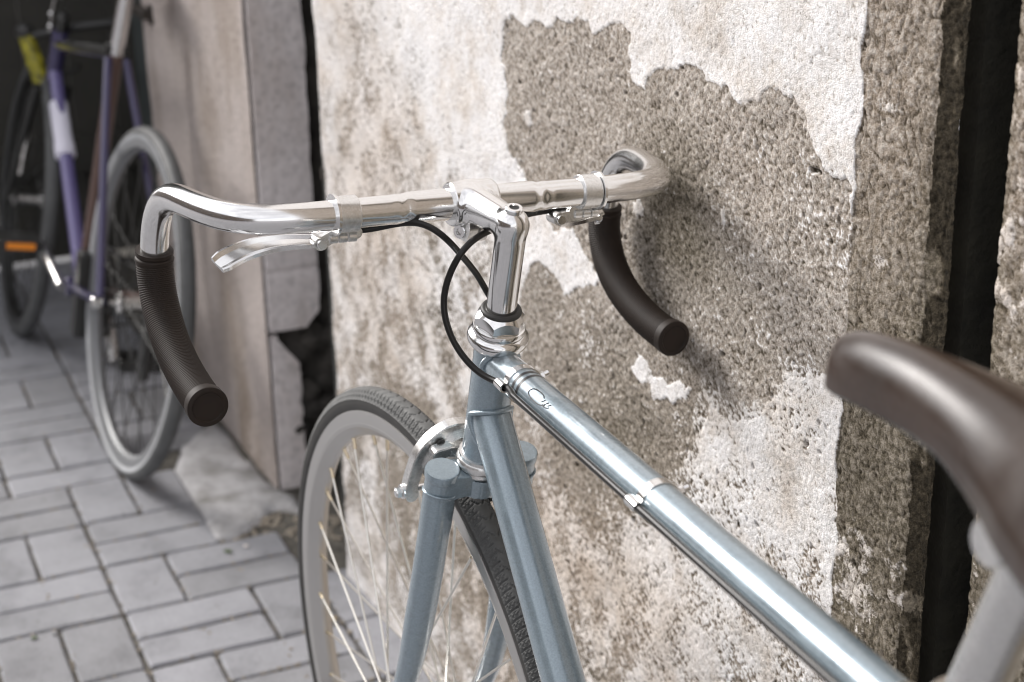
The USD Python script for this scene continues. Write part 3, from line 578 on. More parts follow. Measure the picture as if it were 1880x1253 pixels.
# ------------------------------------------------------------------ bicycle pieces
def wheel(parent, name, T, R=0.339, tr=0.0145, depth=0.027, nsp=36, tread=True, tyre_m='tyre', rim_m='rim_metal', wall_m=None, lo=False, label=None, spoke_m='spoke'):
    """T maps wheel coordinates (axle along y, centre at 0) to the bicycle. The wheel is one part: tyre, rim, spokes and hub are its sub-parts."""
    w = UsdGeom.Xform.Define(stage, free(str(parent.GetPath()) + '/' + name)).GetPrim()
    if label: w.SetCustomDataByKey('label', label)
    na, nc = (4464, 56) if tread else (220, 24)
    rc = R-tr                                                        # centre of the tyre's section
    a = np.arange(na)*2*PI/na; ph = np.linspace(-0.80*PI, 0.80*PI, nc)   # 0: outward
    A, Pq = np.meshgrid(a, ph, indexing='ij')
    rr = np.full_like(A, tr)
    s_ = Pq*tr; al = A*R
    if tread:
        W_ = np.abs(s_)
        pitch = R*2*PI/248
        arc = al/pitch + 0.55*np.sqrt(np.clip(1-((W_-0.0060)/0.0135)**2, 0, 1))*0.9
        f_ = np.abs(arc % 1 - 0.5)
        g_main = np.clip((f_-0.375)/0.05, 0, 1)*np.clip((W_-0.0058)/0.0012, 0, 1)*np.clip((0.0186-W_)/0.001, 0, 1)
        c2 = np.abs((al/(pitch*0.5) + W_/0.0042) % 1 - 0.5); c3 = np.abs((al/(pitch*0.5) - W_/0.0042) % 1 - 0.5)
        hat = 0.62*np.clip((np.maximum(c2, c3)-0.33)/0.07, 0, 1)*np.clip((W_-0.0076)/0.001, 0, 1)*np.clip((0.0182-W_)/0.001, 0, 1)
        k1 = np.abs((al/(pitch*2) + 75*W_) % 1 - 0.5); chev = np.clip((k1-0.435)/0.03, 0, 1)*np.clip((0.0066-W_)/0.0008, 0, 1)*np.clip((W_-0.0012)/0.0008, 0, 1)
        hat = np.maximum(hat, g_main)
        lip = np.exp(-((W_-0.0192)/0.0006)**2)
        rr = rr - 0.0015*np.maximum(chev, hat) - 0.0004*np.clip((W_-0.019)/0.001, 0, 1) + 0.0002*lip
    rad = rc + rr*np.cos(Pq)*1.0; yy = rr*np.sin(Pq)*0.98
    V = np.stack([rad*np.cos(A), yy, rad*np.sin(A)], -1).reshape(-1, 3)
    i, j = np.meshgrid(np.arange(na), np.arange(nc-1), indexing='ij'); i2 = (i+1) % na
    q = np.stack([i*nc+j, i*nc+j+1, i2*nc+j+1, i2*nc+j], -1).reshape(-1, 4)
    TV = T(V)
    if tread:
        cut = np.abs(0.5*(ph[:-1]+ph[1:])) * tr < 0.0190
        for nm, sel, mm_ in (('tread', cut[j], 'tread'), ('tyre', ~cut[j], tyre_m)):
            qq = q[sel.ravel()]; obj(nm, trimesh.Trimesh(TV, np.vstack([qq[:, [0, 1, 2]], qq[:, [0, 2, 3]]])).copy(), mm_, w, smooth=True)
    else: obj('tyre', trimesh.Trimesh(TV, np.vstack([q[:, [0, 1, 2]], q[:, [0, 2, 3]]]), process=False), tyre_m, w, smooth=True)
    if wall_m:
        for sgn in (-1, 1):
            pr = [(rc-0.0095, sgn*0.0125), (rc-0.006, sgn*0.0147), (rc-0.001, sgn*0.0152), (rc-0.001, sgn*0.0140), (rc-0.0095, sgn*0.0115), (rc-0.0095, sgn*0.0125)]
            obj('sidewall_band', mapped(revolve(pr, (0, 0, 0), (0, 1, 0), 160), T), wall_m, w, label='pale sidewall band')
    ro = R-2*tr+0.0065                                                # rim flange
    bed = ro-depth
    prof = [(ro-0.004, -0.0095), (ro, -0.0105), (ro, -0.0120), (ro-0.0015, -0.0127), (ro-0.0125, -0.0122), (ro-0.0135, -0.0126), (ro-0.017, -0.0118), (bed+0.006, -0.0072), (bed+0.0018, -0.0048), (bed, -0.002),
            (bed, 0.002), (bed+0.0018, 0.0048), (bed+0.006, 0.0072), (ro-0.017, 0.0118), (ro-0.0135, 0.0126), (ro-0.0125, 0.0122), (ro-0.0015, 0.0127), (ro, 0.0120), (ro, 0.0105), (ro-0.004, 0.0095), (ro-0.008, 0.006), (ro-0.008, -0.006), (ro-0.004, -0.0095)]
    obj('rim', mapped(revolve(prof, (0, 0, 0), (0, 1, 0), 300), T), rim_m, w, smooth=28)
    # hub
    hub = revolve([(0, -0.050), (0.005, -0.050), (0.005, -0.038), (0.019, -0.034), (0.021, -0.0325), (0.019, -0.031), (0.012, -0.027), (0.011, 0), (0.012, 0.027), (0.019, 0.031), (0.021, 0.0325), (0.019, 0.034), (0.005, 0.038), (0.005, 0.050), (0, 0.050)], (0, 0, 0), (0, 1, 0), 32)
    obj('hub', mapped(hub, T), 'satin', w)
    half = nsp//2
    for s in (-1, 1):
        for k_ in range(half):
            ang_r = 2*PI*(k_ + (0.5 if s > 0 else 0))/half + 0.05
            off = (1 if k_ % 2 else -1)*2*PI/half*2.6
            ang_h = ang_r + off
            ph_ = np.array([0.0195*math.cos(ang_h), s*(0.0325+(0.0015 if k_ % 2 else -0.0015)), 0.0195*math.sin(ang_h)])
            pr_ = np.array([(bed+0.001)*math.cos(ang_r), s*0.0018, (bed+0.001)*math.sin(ang_r)])
            d = unit(ph_-pr_)
            sp_ = obj('spoke', mapped(tube(lin(pr_+d*0.008, ph_), 0.00125, 7), T), spoke_m, w)
            if not lo: obj('nipple', mapped(revolve([(0, -0.004), (0.0026, -0.004), (0.0026, 0.001), (0.0019, 0.002), (0.0019, 0.011), (0.0012, 0.0125), (0, 0.0125)], pr_, d, 8), T), 'nipple', w)
    return w

# --- the blue bicycle, in its own coordinates (x forward, y left, z up, front wheel contact near the origin)
HTA, RAKE, A2C, RW = math.radians(73.0936), 0.0535, 0.3749, 0.3391
HL, NCUP, ST, E_, STEER, BROLL = 0.1236, 0.0376, 0.0912, 0.0737, 5.1669, 3.0183
U = np.array([-math.cos(HTA), 0, math.sin(HTA)]); NF = np.array([math.sin(HTA), 0, math.cos(HTA)])
AX = np.array([0, 0, RW]); S0 = AX - RAKE*NF; CR = S0 + A2C*U
RS = rotmat(U, STEER); RB_ = rotmat([1, 0, 0], BROLL); TOP = HL+NCUP+ST
C0 = CR + (TOP-0.015)*U
def steered(P): return (np.atleast_2d(P)-S0)@RS.T + S0               # turns a straight-ahead point with the fork
def FK(n, y, u):                                                      # fork coordinates: forward of, left of and along the steering axis above the crown
    return steered(CR + np.multiply.outer(np.asarray(n, float), NF) + np.multiply.outer(np.asarray(y, float), [0, 1.0, 0]) + np.multiply.outer(np.asarray(u, float), U))[0]
def FKm(V): V = np.asarray(V); return steered(CR + V[:, :1]*NF + V[:, 1:2]*np.array([0, 1.0, 0]) + V[:, 2:]*U)
def BAR(V):                                                           # handlebar coordinates: forward, left, up from the clamp's centre
    V = np.atleast_2d(np.asarray(V, float)); return C0 + (V@RB_.T + np.array([E_, 0, 0]))@RS.T
bike = thing('bicycle', 'blue grey single speed bicycle with silver drop handlebar leaning on the peeling wall', 'bicycle', loc=(0, 0, 0), rz=-3.4621, rx=1.1337)
def XP(name): return UsdGeom.Xform.Define(stage, free(str(bike.GetPath()) + '/' + name)).GetPrim()
wheel(bike, 'front_wheel', lambda V: steered(np.asarray(V)@rotmat([0, 1, 0], 13).T + AX))
REAR = np.array([-1.0, 0, RW])
wheel(bike, 'rear_wheel', lambda V: np.asarray(V) + REAR, tread=False)
# frame
ht0, ht1 = CR + 0.012*U, CR + HL*U
TT0 = CR + (HL-0.0166)*U; TDIR = np.array([-math.cos(math.radians(0.1816)), 0, -math.sin(math.radians(0.1816))])
BB = np.array([-0.607, 0, 0.272]); SEATC = np.array([-0.787, 0, TT0[2]-0.002])
sdir = unit(SEATC-BB); SEATT = SEATC + sdir*0.030
head = obj('head_tube', revolve([(0.0150, 0), (0.0184, 0), (0.0184, 0.010), (0.0182, 0.012), (0.0182, HL-0.024), (0.0184, HL-0.022), (0.0184, HL-0.012), (0.0150, HL-0.012)], ht0, U, 48), 'blue_paint', bike)
TR = 0.0146
tt = obj('top_tube', tube(lin(TT0, TT0 + TDIR*np.linalg.norm(SEATC-TT0), 40), TR, 40), 'blue_paint', bike)
DT0 = CR + 0.030*U
DT0 = CR + (HL*0.47)*U
DR = 0.0172
dt = obj('down_tube', tube(lin(DT0, BB, 40), DR, 40), 'blue_paint', bike)
obj('seat_tube', tube(lin(BB, SEATT, 20), 0.0148, 36), 'blue_paint', bike)
obj('bottom_bracket_shell', cyl(BB-[0, 0.036, 0], BB+[0, 0.036, 0], 0.0205, 36, 0.001), 'blue_paint', bike)
for s in (-1, 1):
    obj('seat_stay', tube(spline([SEATC+[-0.012, s*0.016, 0.004], SEATC*0.6+REAR*0.4+[0, s*0.034, 0], REAR+[0.004, s*0.062, 0.008]], 30), np.linspace(0.008, 0.006, 30), 18), 'blue_paint', bike)
    obj('chain_stay', tube(spline([BB+[-0.01, s*0.02, 0], BB*0.55+REAR*0.45+[0, s*0.042, 0], REAR+[0.004, s*0.062, -0.002]], 30), np.linspace(0.011, 0.007, 30), 18), 'blue_paint', bike)
# weld beads: overlapping ripples where two tubes meet
def weld(c_of, n, r, parent):
    B_ = []
    for k_ in range(n):
        p_, t_ = c_of(2*PI*k_/n)
        if p_ is None: continue
        m = trimesh.creation.icosphere(2, r); m.vertices *= np.array([1, 1, 0.8]); m.apply_translation(p_); B_.append(m)
    obj('weld_bead', B_, 'blue_paint', parent, smooth=True)
def tube_on_tube(p0, d, r, q0, qd, qr):
    """Points of the seam where a tube (axis p0 + d t, radius r) meets the tube (axis q0 + qd s, radius qr)."""
    d = unit(d); qd = unit(qd); a = unit(np.cross(d, [0, 1.0, 0])); b = np.cross(d, a)
    def f(th):
        o = p0 + r*1.04*(math.cos(th)*a + math.sin(th)*b)
        w = o-q0; w = w-qd*(w@qd); dd = d-qd*(d@qd); A_, B_, C_ = dd@dd, 2*w@dd, w@w-(qr*1.01)**2
        disc = B_*B_-4*A_*C_
        if disc <= 0: return None, None
        t = (-B_+math.sqrt(disc))/(2*A_); return o + d*t, None
    return f
weld(tube_on_tube(TT0, TDIR, TR, CR, U, 0.0182), 64, 0.0028, tt)
weld(tube_on_tube(DT0, BB-DT0, DR, CR, U, 0.0182), 120, 0.0029, dt)
# black bands and the small script mark printed on the top tube
TTL = np.linalg.norm(SEATC-TT0)
def on_tt(t, ang, r=TR):                                              # ang: 0 = top, + = towards the left side
    up = unit(np.cross(np.cross(TDIR, [0, 0, 1.0]), TDIR)); lf = np.array([0, 1.0, 0])
    return TT0 + TDIR*t + r*(math.cos(ang)*up + math.sin(ang)*lf)
def ring_tt(t0, t1, r, ro=None): return revolve([(r, t0), (ro or r, t0), (ro or r, t1), (r, t1)] if ro else [(r, t0), (r, t1)], TT0, TDIR, 48)
for t0, t1 in ((0.0705, 0.0745), (0.0790, 0.0830)): obj('painted_band', ring_tt(t0, t1, TR+0.00015), 'print_black', tt, label='thin black band')
def stroke(pts, w=0.0005):
    P = np.array([on_tt(t, a_, TR+0.0001) for t, a_ in pts]); P = spline(P, 24) if len(P) > 2 else P
    return tube(P, w, 5)
obj('script_mark', [stroke([(0.1010, 0.98), (0.0985, 0.80), (0.1010, 0.60), (0.108, 0.50), (0.116, 0.50), (0.1215, 0.62)]),
    stroke([(0.1010, 0.98), (0.110, 1.06), (0.122, 1.02), (0.129, 0.86)]), stroke([(0.1225, 0.84), (0.1250, 0.66)]), stroke([(0.1275, 0.88), (0.131, 0.64)]), stroke([(0.1255, 0.92), (0.131, 0.95), (0.136, 0.82)]), stroke([(0.133, 0.80), (0.1355, 0.66)])], 'print_black', tt, label='small black hand written mark')
# cable clips round the top tube, the cable along its left side
CANG = 1.46
def clip(t):
    c_ = UsdGeom.Xform.Define(stage, free(str(bike.GetPath()) + '/cable_clip')).GetPrim()
    obj('band', ring_tt(t, t+0.0085, TR-0.0004, TR+0.0009), 'polished', c_)
    c1 = on_tt(t-0.003, CANG, TR+0.0038); c2 = on_tt(t+0.0115, CANG, TR+0.0038)
    obj('barrel', revolve([(0.0027, 0), (0.0040, 0), (0.0042, 0.001), (0.0042, 0.0135), (0.0040, 0.0145), (0.0027, 0.0145)], c1, c2-c1, 24), 'polished', c_)
    s1 = on_tt(t+0.004, -1.25, TR+0.0008); s2 = on_tt(t+0.004, -1.25, TR+0.0085)
    obj('screw', [cyl(s1, s2, 0.0022, 16, 0.0004), cyl(s1, s1+(s2-s1)*0.45, 0.0034, 6, 0.0003)], 'polished', c_)
for t in (0.0560, 0.2880, 0.5560): clip(t)
# headset
obj('lower_headset_cup', revolve([(0.012, -0.006), (0.0195, -0.006), (0.0205, -0.004), (0.0195, -0.0015), (0.0215, 0.000), (0.0228, 0.003), (0.0222, 0.0065), (0.0205, 0.0085), (0.0205, 0.012), (0.0165, 0.0125)], CR, U, 56), 'satin', bike)
obj('upper_headset_cup', revolve([(0.0165, -0.001), (0.0205, -0.0005), (0.0225, 0.0015), (0.0245, 0.0045), (0.0252, 0.0080), (0.0245, 0.0110), (0.0225, 0.0128), (0.0212, 0.0134), (0.0218, 0.0150), (0.0220, 0.0172), (0.0212, 0.0190), (0.0195, 0.0196), (0.0150, 0.0196)], CR + HL*U, U, 60), 'polished', bike)
hexn = manifold3d.Manifold.cylinder(0.0125, 0.0210, 0.0210, 6) ^ manifold3d.Manifold.revolve(manifold3d.CrossSection([[(0, 0), (0.0192, 0), (0.0212, 0.0012), (0.0212, 0.0065), (0.0165, 0.0125), (0, 0.0125)]]), 64)
hm = to_tm(hexn); ea = steered(np.array([CR, CR+NF, CR+np.array([0, 1.0, 0])])); en, ey = ea[1]-ea[0], ea[2]-ea[0]
hc = CR + (HL+0.0198)*U
nut = obj('lock_nut', mapped(hm, lambda V: hc + V[:, :1]*(en*math.cos(.35)+ey*math.sin(.35)) + V[:, 1:2]*(-en*math.sin(.35)+ey*math.cos(.35)) + V[:, 2:]*U), 'polished', bike, smooth=15)
th = np.linspace(0, 2*PI, 61)[:-1]
ring = trimesh.creation.torus(0.0140, 0.0028, 48, 16); obj('rubber_seal', mapped(ring, lambda V: hc + 0.0130*U + V[:, :1]*en + V[:, 1:2]*ey + V[:, 2:]*U), 'rubber', bike, smooth=True)
# stem: quill, shoulder and extension forged in one piece
qr = 0.0122; ut = TOP-0.013
cn, cu = E_*math.sin(HTA), (TOP-0.015) - E_*math.cos(HTA)
sn = 28
def cap_sdf(P, a, b, ra, rb):
    a, b = np.asarray(a, float), np.asarray(b, float); d = b-a; t = np.clip(((P-a)@d)/(d@d), 0, 1); return np.linalg.norm(P-a-t[..., None]*d, axis=-1) - (ra + (rb-ra)*t)
def smin(x_, y_, k_): h_ = np.clip(0.5+0.5*(y_-x_)/k_, 0, 1); return y_*(1-h_) + x_*h_ - k_*h_*(1-h_)
ext_d = np.array([-(cu-ut), 0, cn]); ext_d /= np.linalg.norm(ext_d)
def stem_sdf(P):
    P = np.asarray(P, float)
    q1 = cap_sdf(P, (0, 0, HL+0.020), (0, 0, ut-0.0035), qr, qr)
    q2 = cap_sdf(P, (0, 0, ut-0.0035), (cn, 0, cu), 0.0122, 0.0160)
    w_ = P-np.array([cn, 0, cu]); rad_ = np.hypot(w_[..., 0], w_[..., 2]); dd_ = np.stack([rad_-0.0158, np.abs(w_[..., 1])-0.0175], -1)
    q3 = np.minimum(dd_.max(-1), 0) + np.linalg.norm(np.maximum(dd_, 0), axis=-1) - 0.0016
    return smin(smin(q1, q2, 0.0055), q3, 0.008)
lo_ = np.array([-0.016, -0.022, HL+0.004]); hi_ = np.array([cn+0.021, 0.022, ut+0.014])
mf_ = manifold3d.Manifold.level_set(lambda x_, y_, z_: -float(stem_sdf(np.array([[x_, y_, z_]]))[0]), [*lo_, *hi_], 0.0021, 0.0)
stem_m = to_tm(mf_); V_ = np.asarray(stem_m.vertices); e_ = 2e-4
for _ in range(2):
    G_ = np.stack([(stem_sdf(V_+e_*np.eye(3)[k_])-stem_sdf(V_-e_*np.eye(3)[k_]))/(2*e_) for k_ in range(3)], 1); V_ = V_ - G_*stem_sdf(V_)[:, None]
stem_m.vertices = V_; G_ /= np.linalg.norm(G_, axis=1, keepdims=True)
stem = obj('stem', mapped(stem_m, FKm), 'polished', bike, smooth=True)
UsdGeom.Mesh(stem).GetNormalsAttr().Set(Vt.Vec3fArray.FromNumpy((FKm(V_+G_)-FKm(V_)).astype(np.float32)))
BFR = BAR(np.array([[0, 0, 0], [1, 0, 0], [0, 1, 0], [0, 0, 1]])); bx_, by_, bz_ = BFR[1]-BFR[0], BFR[2]-BFR[0], BFR[3]-BFR[0]
obj('clamp_collar', revolve([(0.0128, -0.0195), (0.0168, -0.0195), (0.0176, -0.0185), (0.0176, 0.0185), (0.0168, 0.0195), (0.0128, 0.0195)], BFR[0], by_, 56), 'polished', stem)
# pinch ears and bolts under the clamp
ear = unary_union([Point(0, 0).buffer(0.0165), Polygon([(-0.014, -0.004), (0.006, -0.012), (0.0025, -0.027), (-0.010, -0.027), (-0.015, -0.018)]).buffer(0.003)])
for y0 in (-0.0085, 0.0015):
    obj('clamp_ear', plate(ear, 0.0075, lambda V, y0=y0: BAR(np.c_[V[:, 0], V[:, 2]+y0, V[:, 1]])), 'satin', stem, smooth=30)
cb0, cb1 = BAR([-0.0125, 0.010, -0.0205])[0], BAR([-0.0185, 0.010, -0.0225])[0]
eb = BAR([-0.004, 0.0115, -0.0225])[0]; ebd = unit(BAR([-0.010, 0.022, -0.0225])[0]-eb)
obj('clamp_bolt', [revolve([(0, 0.0), (0.0058, 0), (0.0058, 0.0022), (0.0052, 0.0028), (0.0030, 0.0028), (0.0026, 0.0008), (0, 0.0006)], eb-ebd*0.0016, ebd, 28)], 'polished', stem)
bt = FK(0, 0, ut+0.0086); obj('quill_bolt', revolve([(0, 0.0), (0.0062, 0), (0.0070, 0.0006), (0.0070, 0.0028), (0.0062, 0.0036), (0.0040, 0.0036), (0.0034, 0.0012)], bt, U, 32), 'polished', stem)
obj('quill_bolt_socket', cyl(bt+U*0.0004, bt+U*0.0026, 0.0039, 6), 'rubber', stem, smooth=False)
# handlebar
half = [(0, 0.0, 0), (0, 0.055, 0), (0, 0.105, 0), (0.0012, 0.140, 0), (0.0060, 0.1655, 0), (0.0185, 0.1880, 0), (0.0480, 0.2030, 0.0002), (0.0800, 0.2105, 0.0004), (0.1120, 0.2155, -0.0025), (0.1390, 0.2185, -0.0195), (0.1545, 0.2198, -0.0530), (0.1545, 0.2195, -0.0850), (0.1400, 0.2190, -0.1110), (0.1170, 0.2186, -0.1290), (0.0760, 0.2180, -0.1440), (0.0232, 0.2176, -0.1510)]
HP = np.array(half); LFT = spline(HP, 220); i_g = int(np.argmin(np.linalg.norm(LFT-[0.1548, 0.2198, -0.0560], axis=1)))
full = np.vstack([LFT[::-1]*[1, -1, 1], LFT[1:]])
yy_ = np.abs(full[:, 1]); rb_ = 0.0119 + 0.0011*np.clip((0.060-yy_)/0.004, 0, 1)*(full[:, 0] < 0.01) + 0.00035*np.exp(-((yy_-0.066)/0.0030)**2)*(full[:, 0] < 0.01)
bar = obj('handlebar', tube(BAR(full), rb_, 40), 'polished', bike, smooth=40)
def grip(sgn):
    P = LFT[i_g:]*[1, sgn, 1]; P = spline(P, 10); P = BAR(P)
    d = np.r_[0, np.cumsum(np.linalg.norm(np.diff(P, axis=0), axis=1))]; L = d[-1]
    ts = np.linspace(0, L, 1000); Q = np.stack([np.interp(ts, np.linspace(0, L, len(spline(P, 300))), spline(P, 300)[:, c]) for c in range(3)], 1)
    r = 0.0156 + 0.00022*np.sin(ts/0.0022*2*PI)
    r = np.where(ts < 0.011, 0.0160 + 0.0006*np.exp(-((ts-0.008)/0.0014)**2) - 0.0010*np.exp(-((ts-0.0052)/0.0008)**2), r)
    r = np.where(ts > L-0.006, 0.0168, r)
    g_ = obj('grip', tube(Q, r, 40, caps=True), 'grip', bike, smooth=50, label='ribbed brown rubber grip')
    e = Q[-1]; dd = unit(Q[-1]-Q[-8])
    obj('end_plug', revolve([(0, -0.001), (0.0165, -0.001), (0.0170, 0.001), (0.0166, 0.0026), (0.0152, 0.0034), (0.0130, 0.0036), (0.0120, 0.0026), (0, 0.0028)], e, dd, 40), 'grip', g_)
grip(1); grip(-1)
# brake levers on the flats
def lever(sgn, right=False):
    lv = UsdGeom.Xform.Define(stage, free(str(bike.GetPath()) + '/brake_lever')).GetPrim()
    yc = 0.108; pv = -0.024 if right else 0.020
    Q = lambda V: BAR(np.atleast_2d(np.asarray(V, float))*[1, sgn, 1])
    c0_, c1_ = Q([0, yc-0.0085, 0])[0], Q([0, yc+0.0085, 0])[0]
    obj('clamp_band', revolve([(0.0117, 0), (0.0140, 0), (0.0146, 0.0006), (0.0146, 0.0164), (0.0140, 0.017), (0.0117, 0.017)], c0_, c1_-c0_, 48), 'satin', lv)
    obj('clamp_flange', revolve([(0.0117, 0), (0.0166, 0), (0.0166, 0.0022), (0.0117, 0.0022)], Q([0, yc+0.0088, 0])[0], c1_-c0_, 48), 'polished', lv)
    body = unary_union([LineString([(yc-0.010, -0.0165), (yc+0.009, -0.0175), (yc+pv, -0.0225)]).buffer(0.0048), Point(yc+pv, -0.0225).buffer(0.0056)])
    obj('lever_body', plate(body, 0.014, lambda V: Q(np.c_[V[:, 2]+0.002, V[:, 0], V[:, 1]])), 'satin', lv, smooth=30)
    hx = Q([0.0175, yc-0.008, -0.0175])[0], Q([-0.004, yc-0.008, -0.0185])[0]
    for yo in (-0.010, -0.002, 0.006): obj('hinge_knuckle', cyl(Q([0.004, yc+yo, -0.0195])[0], Q([0.004, yc+yo+0.0070, -0.0195])[0], 0.0042, 18, 0.0004), 'satin', lv)
    obj('pivot_screw', [cyl(Q([-0.0005, yc+pv, -0.0225])[0], Q([0.018, yc+pv, -0.0225])[0], 0.0030, 18, 0.0004), cyl(Q([-0.0022, yc+pv, -0.0225])[0], Q([0.0, yc+pv, -0.0225])[0], 0.0042, 18, 0.0005)], 'polished', lv)
    # blade: a hollow-backed arm that droops towards its tip
    S = spline([(0.006, yc-0.022, -0.0245), (0.012, yc-0.004, -0.0250), (0.020, yc+0.014, -0.0245), (0.029, yc+0.026, -0.0265), (0.033, yc+0.034, -0.0345)] if right else
               [(0.010, yc+0.016, -0.0225), (0.013, yc+0.034, -0.0215), (0.018, yc+0.056, -0.0225), (0.020, yc+0.078, -0.0270), (0.018, yc+0.0985, -0.0350)], 40)
    wv = np.interp(np.linspace(0, 1, 40), [0, .25, .7, .93, 1], [0.0045, 0.0060, 0.0082, 0.0088, 0.0072])
    sec = np.array([(-1, -0.9), (-0.8, -1.0), (0.8, -1.0), (1, -0.9), (1, 0.5), (0.82, 0.62), (0.45, -0.15), (-0.45, -0.15), (-0.82, 0.62), (-1, 0.5)])
    t_, _, _ = frames(S); V = []
    for k_ in range(40):
        tx = t_[k_]; wd = unit(np.cross([-0.60, 0, 0.80], tx)); nr = unit(np.cross(tx, wd)); nr = nr if nr[2] > 0 else -nr
        V.append(S[k_] + sec[:, :1]*wd*wv[k_] + sec[:, 1:]*nr*0.0034)
    V = np.array(V); nn = len(sec); i, j = np.meshgrid(np.arange(39), np.arange(nn), indexing='ij')
    q = np.stack([i*nn+j, i*nn+(j+1) % nn, (i+1)*nn+(j+1) % nn, (i+1)*nn+j], -1).reshape(-1, 4)
    F = np.vstack([q[:, [0, 1, 2]], q[:, [0, 2, 3]], [[0, k_, k_+1] for k_ in range(1, nn-1)], [[39*nn, 39*nn+k_+1, 39*nn+k_] for k_ in range(1, nn-1)]])
    m = trimesh.Trimesh(Q(V.reshape(-1, 3)), F, process=False); trimesh.repair.fix_normals(m)
    obj('lever_blade', m, 'polished', lv, smooth=32)
lever(1); lever(-1, True)
# cables
rc_ = 0.0027
cA = spline(np.vstack([BAR([(0.010, 0.098, -0.0150), (0.008, 0.080, -0.0158)]), [(-0.1700, 0.060, 0.9010), (-0.1850, 0.045, 0.8955), (-0.1720, 0.020, 0.8695), (-0.1560, 0.0, 0.8450), (-0.1500, -0.012, 0.8255), (-0.1430, -0.030, 0.795), (-0.1250, -0.036, 0.755), (-0.1150, -0.030, 0.715), (-0.1130, -0.026, 0.690)]]), 120)
obj('front_brake_cable', tube(cA, rc_, 14), 'housing', bike, smooth=True)
cB = spline(np.vstack([BAR([(0.010, -0.098, -0.0150), (0.010, -0.070, -0.0165)]), [(-0.1640, -0.030, 0.8945), (-0.1830, 0.0, 0.8920), (-0.1990, 0.028, 0.8840), (-0.1930, 0.043, 0.8480), (-0.1990, 0.043, 0.8210), (-0.2120, 0.036, 0.8010), (-0.2280, 0.026, 0.7890)], on_tt(0.054, CANG, TR+0.0038)[None], on_tt(0.085, CANG, TR+0.0038)[None]]), 160)
obj('rear_brake_cable', tube(np.vstack([cB, [on_tt(t, CANG, TR+0.0038) for t in np.linspace(0.12, 0.555, 20)]]), rc_, 14), 'housing', bike, smooth=True)
# fork
fk = UsdGeom.Xform.Define(stage, str(bike.GetPath()) + '/fork').GetPrim()
BLD = 0.0371; capu = 0.000
crown_m = smooth_union([hullm(*[manifold3d.Manifold.cylinder(0.018, 0.0195, 0.0195, 40).translate((0, 0, -0.026)), ]),
    *[hullm(manifold3d.Manifold.cylinder(0.0235, 0.0138, 0.0138, 32).translate((0, s*BLD*0.94, -0.024)), manifold3d.Manifold.cylinder(0.018, 0.0130, 0.0130, 32).translate((0.0, 0, -0.024))) for s in (-1, 1)]], 0.0022, 8)
obj('fork_crown', mapped(crown_m, FKm), 'blue_paint', fk, smooth=True)
for s in (-1, 1):
    ctrl = [(0, s*BLD, -0.004), (0, s*(BLD+0.0010), -0.05), (0.000, s*0.0412, -0.13), (0.004, s*0.0440, -0.21), (0.016, s*0.0468, -0.29), (0.0395, s*0.0495, -0.350), (RAKE, s*0.0500, -A2C+0.010)]
    P = spline(ctrl, 70); t = np.linspace(0, 1, 70)
    ra = np.interp(t, [0, .05, .45, .75, 1], [0.0140, 0.0146, 0.0142, 0.0105, 0.0070]); rbq = np.interp(t, [0, .05, .45, .75, 1], [0.0140, 0.0136, 0.0128, 0.0098, 0.0066])
    bl = obj('fork_blade', tube(FKm(P), ra, 36, r2=rbq), 'blue_paint', fk, smooth=40)
    cp = [(0, -0.006), (0.0145, -0.006), (0.0152, -0.0040), (0.0152, 0.0012), (0.0144, 0.0024), (0.0130, 0.0027), (0, 0.0027)]
    obj('blade_cap', revolve(cp, FK(0, s*BLD, capu-0.0005), U, 40), 'blue_paint', bl)
    lugt = np.linspace(-2.4, 0.6, 30)
    P2 = np.array([FK(0.0149*math.sin(a_), s*BLD+0.0149*math.cos(a_)*(1 if s > 0 else -1), -0.0195-0.0015*math.sin(a_*2)) for a_ in lugt])
    obj('lug_edge', tube(P2, 0.0010, 8), 'blue_paint', bl)
    obj('dropout', cyl(FK(RAKE, s*0.0455, -A2C), FK(RAKE, s*0.0505, -A2C), 0.012, 24, 0.001), 'satin', bl)
    obj('axle_nut', cyl(FK(RAKE, s*0.0506, -A2C), FK(RAKE, s*0.060, -A2C), 0.0085, 6, 0.0006), 'polished', bl)
# front caliper brake
br = UsdGeom.Xform.Define(stage, str(bike.GetPath()) + '/front_brake').GetPrim()
def arcpts(r, a0, a1, cy, cz, n=24): a_ = np.radians(np.linspace(a0, a1, n)); return np.c_[cy+r*np.cos(a_), cz+r*np.sin(a_)]
def arm(pts, wd):
    L_ = []
    for k_ in range(len(pts)-1):
        L_.append(unary_union([Point(*pts[k_]).buffer(wd[k_]), Point(*pts[k_+1]).buffer(wd[k_+1])]).convex_hull)
    return unary_union(L_)
cz_ = -0.031
a1 = np.vstack([[[-0.012, 0.0060], [0.0, 0.0100]], arcpts(0.0430, 78, 12, 0.0, cz_), [[0.0445, -0.034], [0.0465, -0.046], [0.0450, -0.056]]])
w1 = np.interp(np.linspace(0, 1, len(a1)), [0, .2, .7, .9, 1], [0.0050, 0.0072, 0.0070, 0.0062, 0.0058])
a2 = np.vstack([[[0.030, -0.0035], [0.018, -0.0030], [0.0, -0.0060]], arcpts(0.0405, 110, 168, 0.0, cz_), [[-0.0425, -0.034], [-0.0455, -0.046], [-0.0445, -0.056]]])
w2 = np.interp(np.linspace(0, 1, len(a2)), [0, .2, .7, .9, 1], [0.0050, 0.0085, 0.0070, 0.0062, 0.0058])
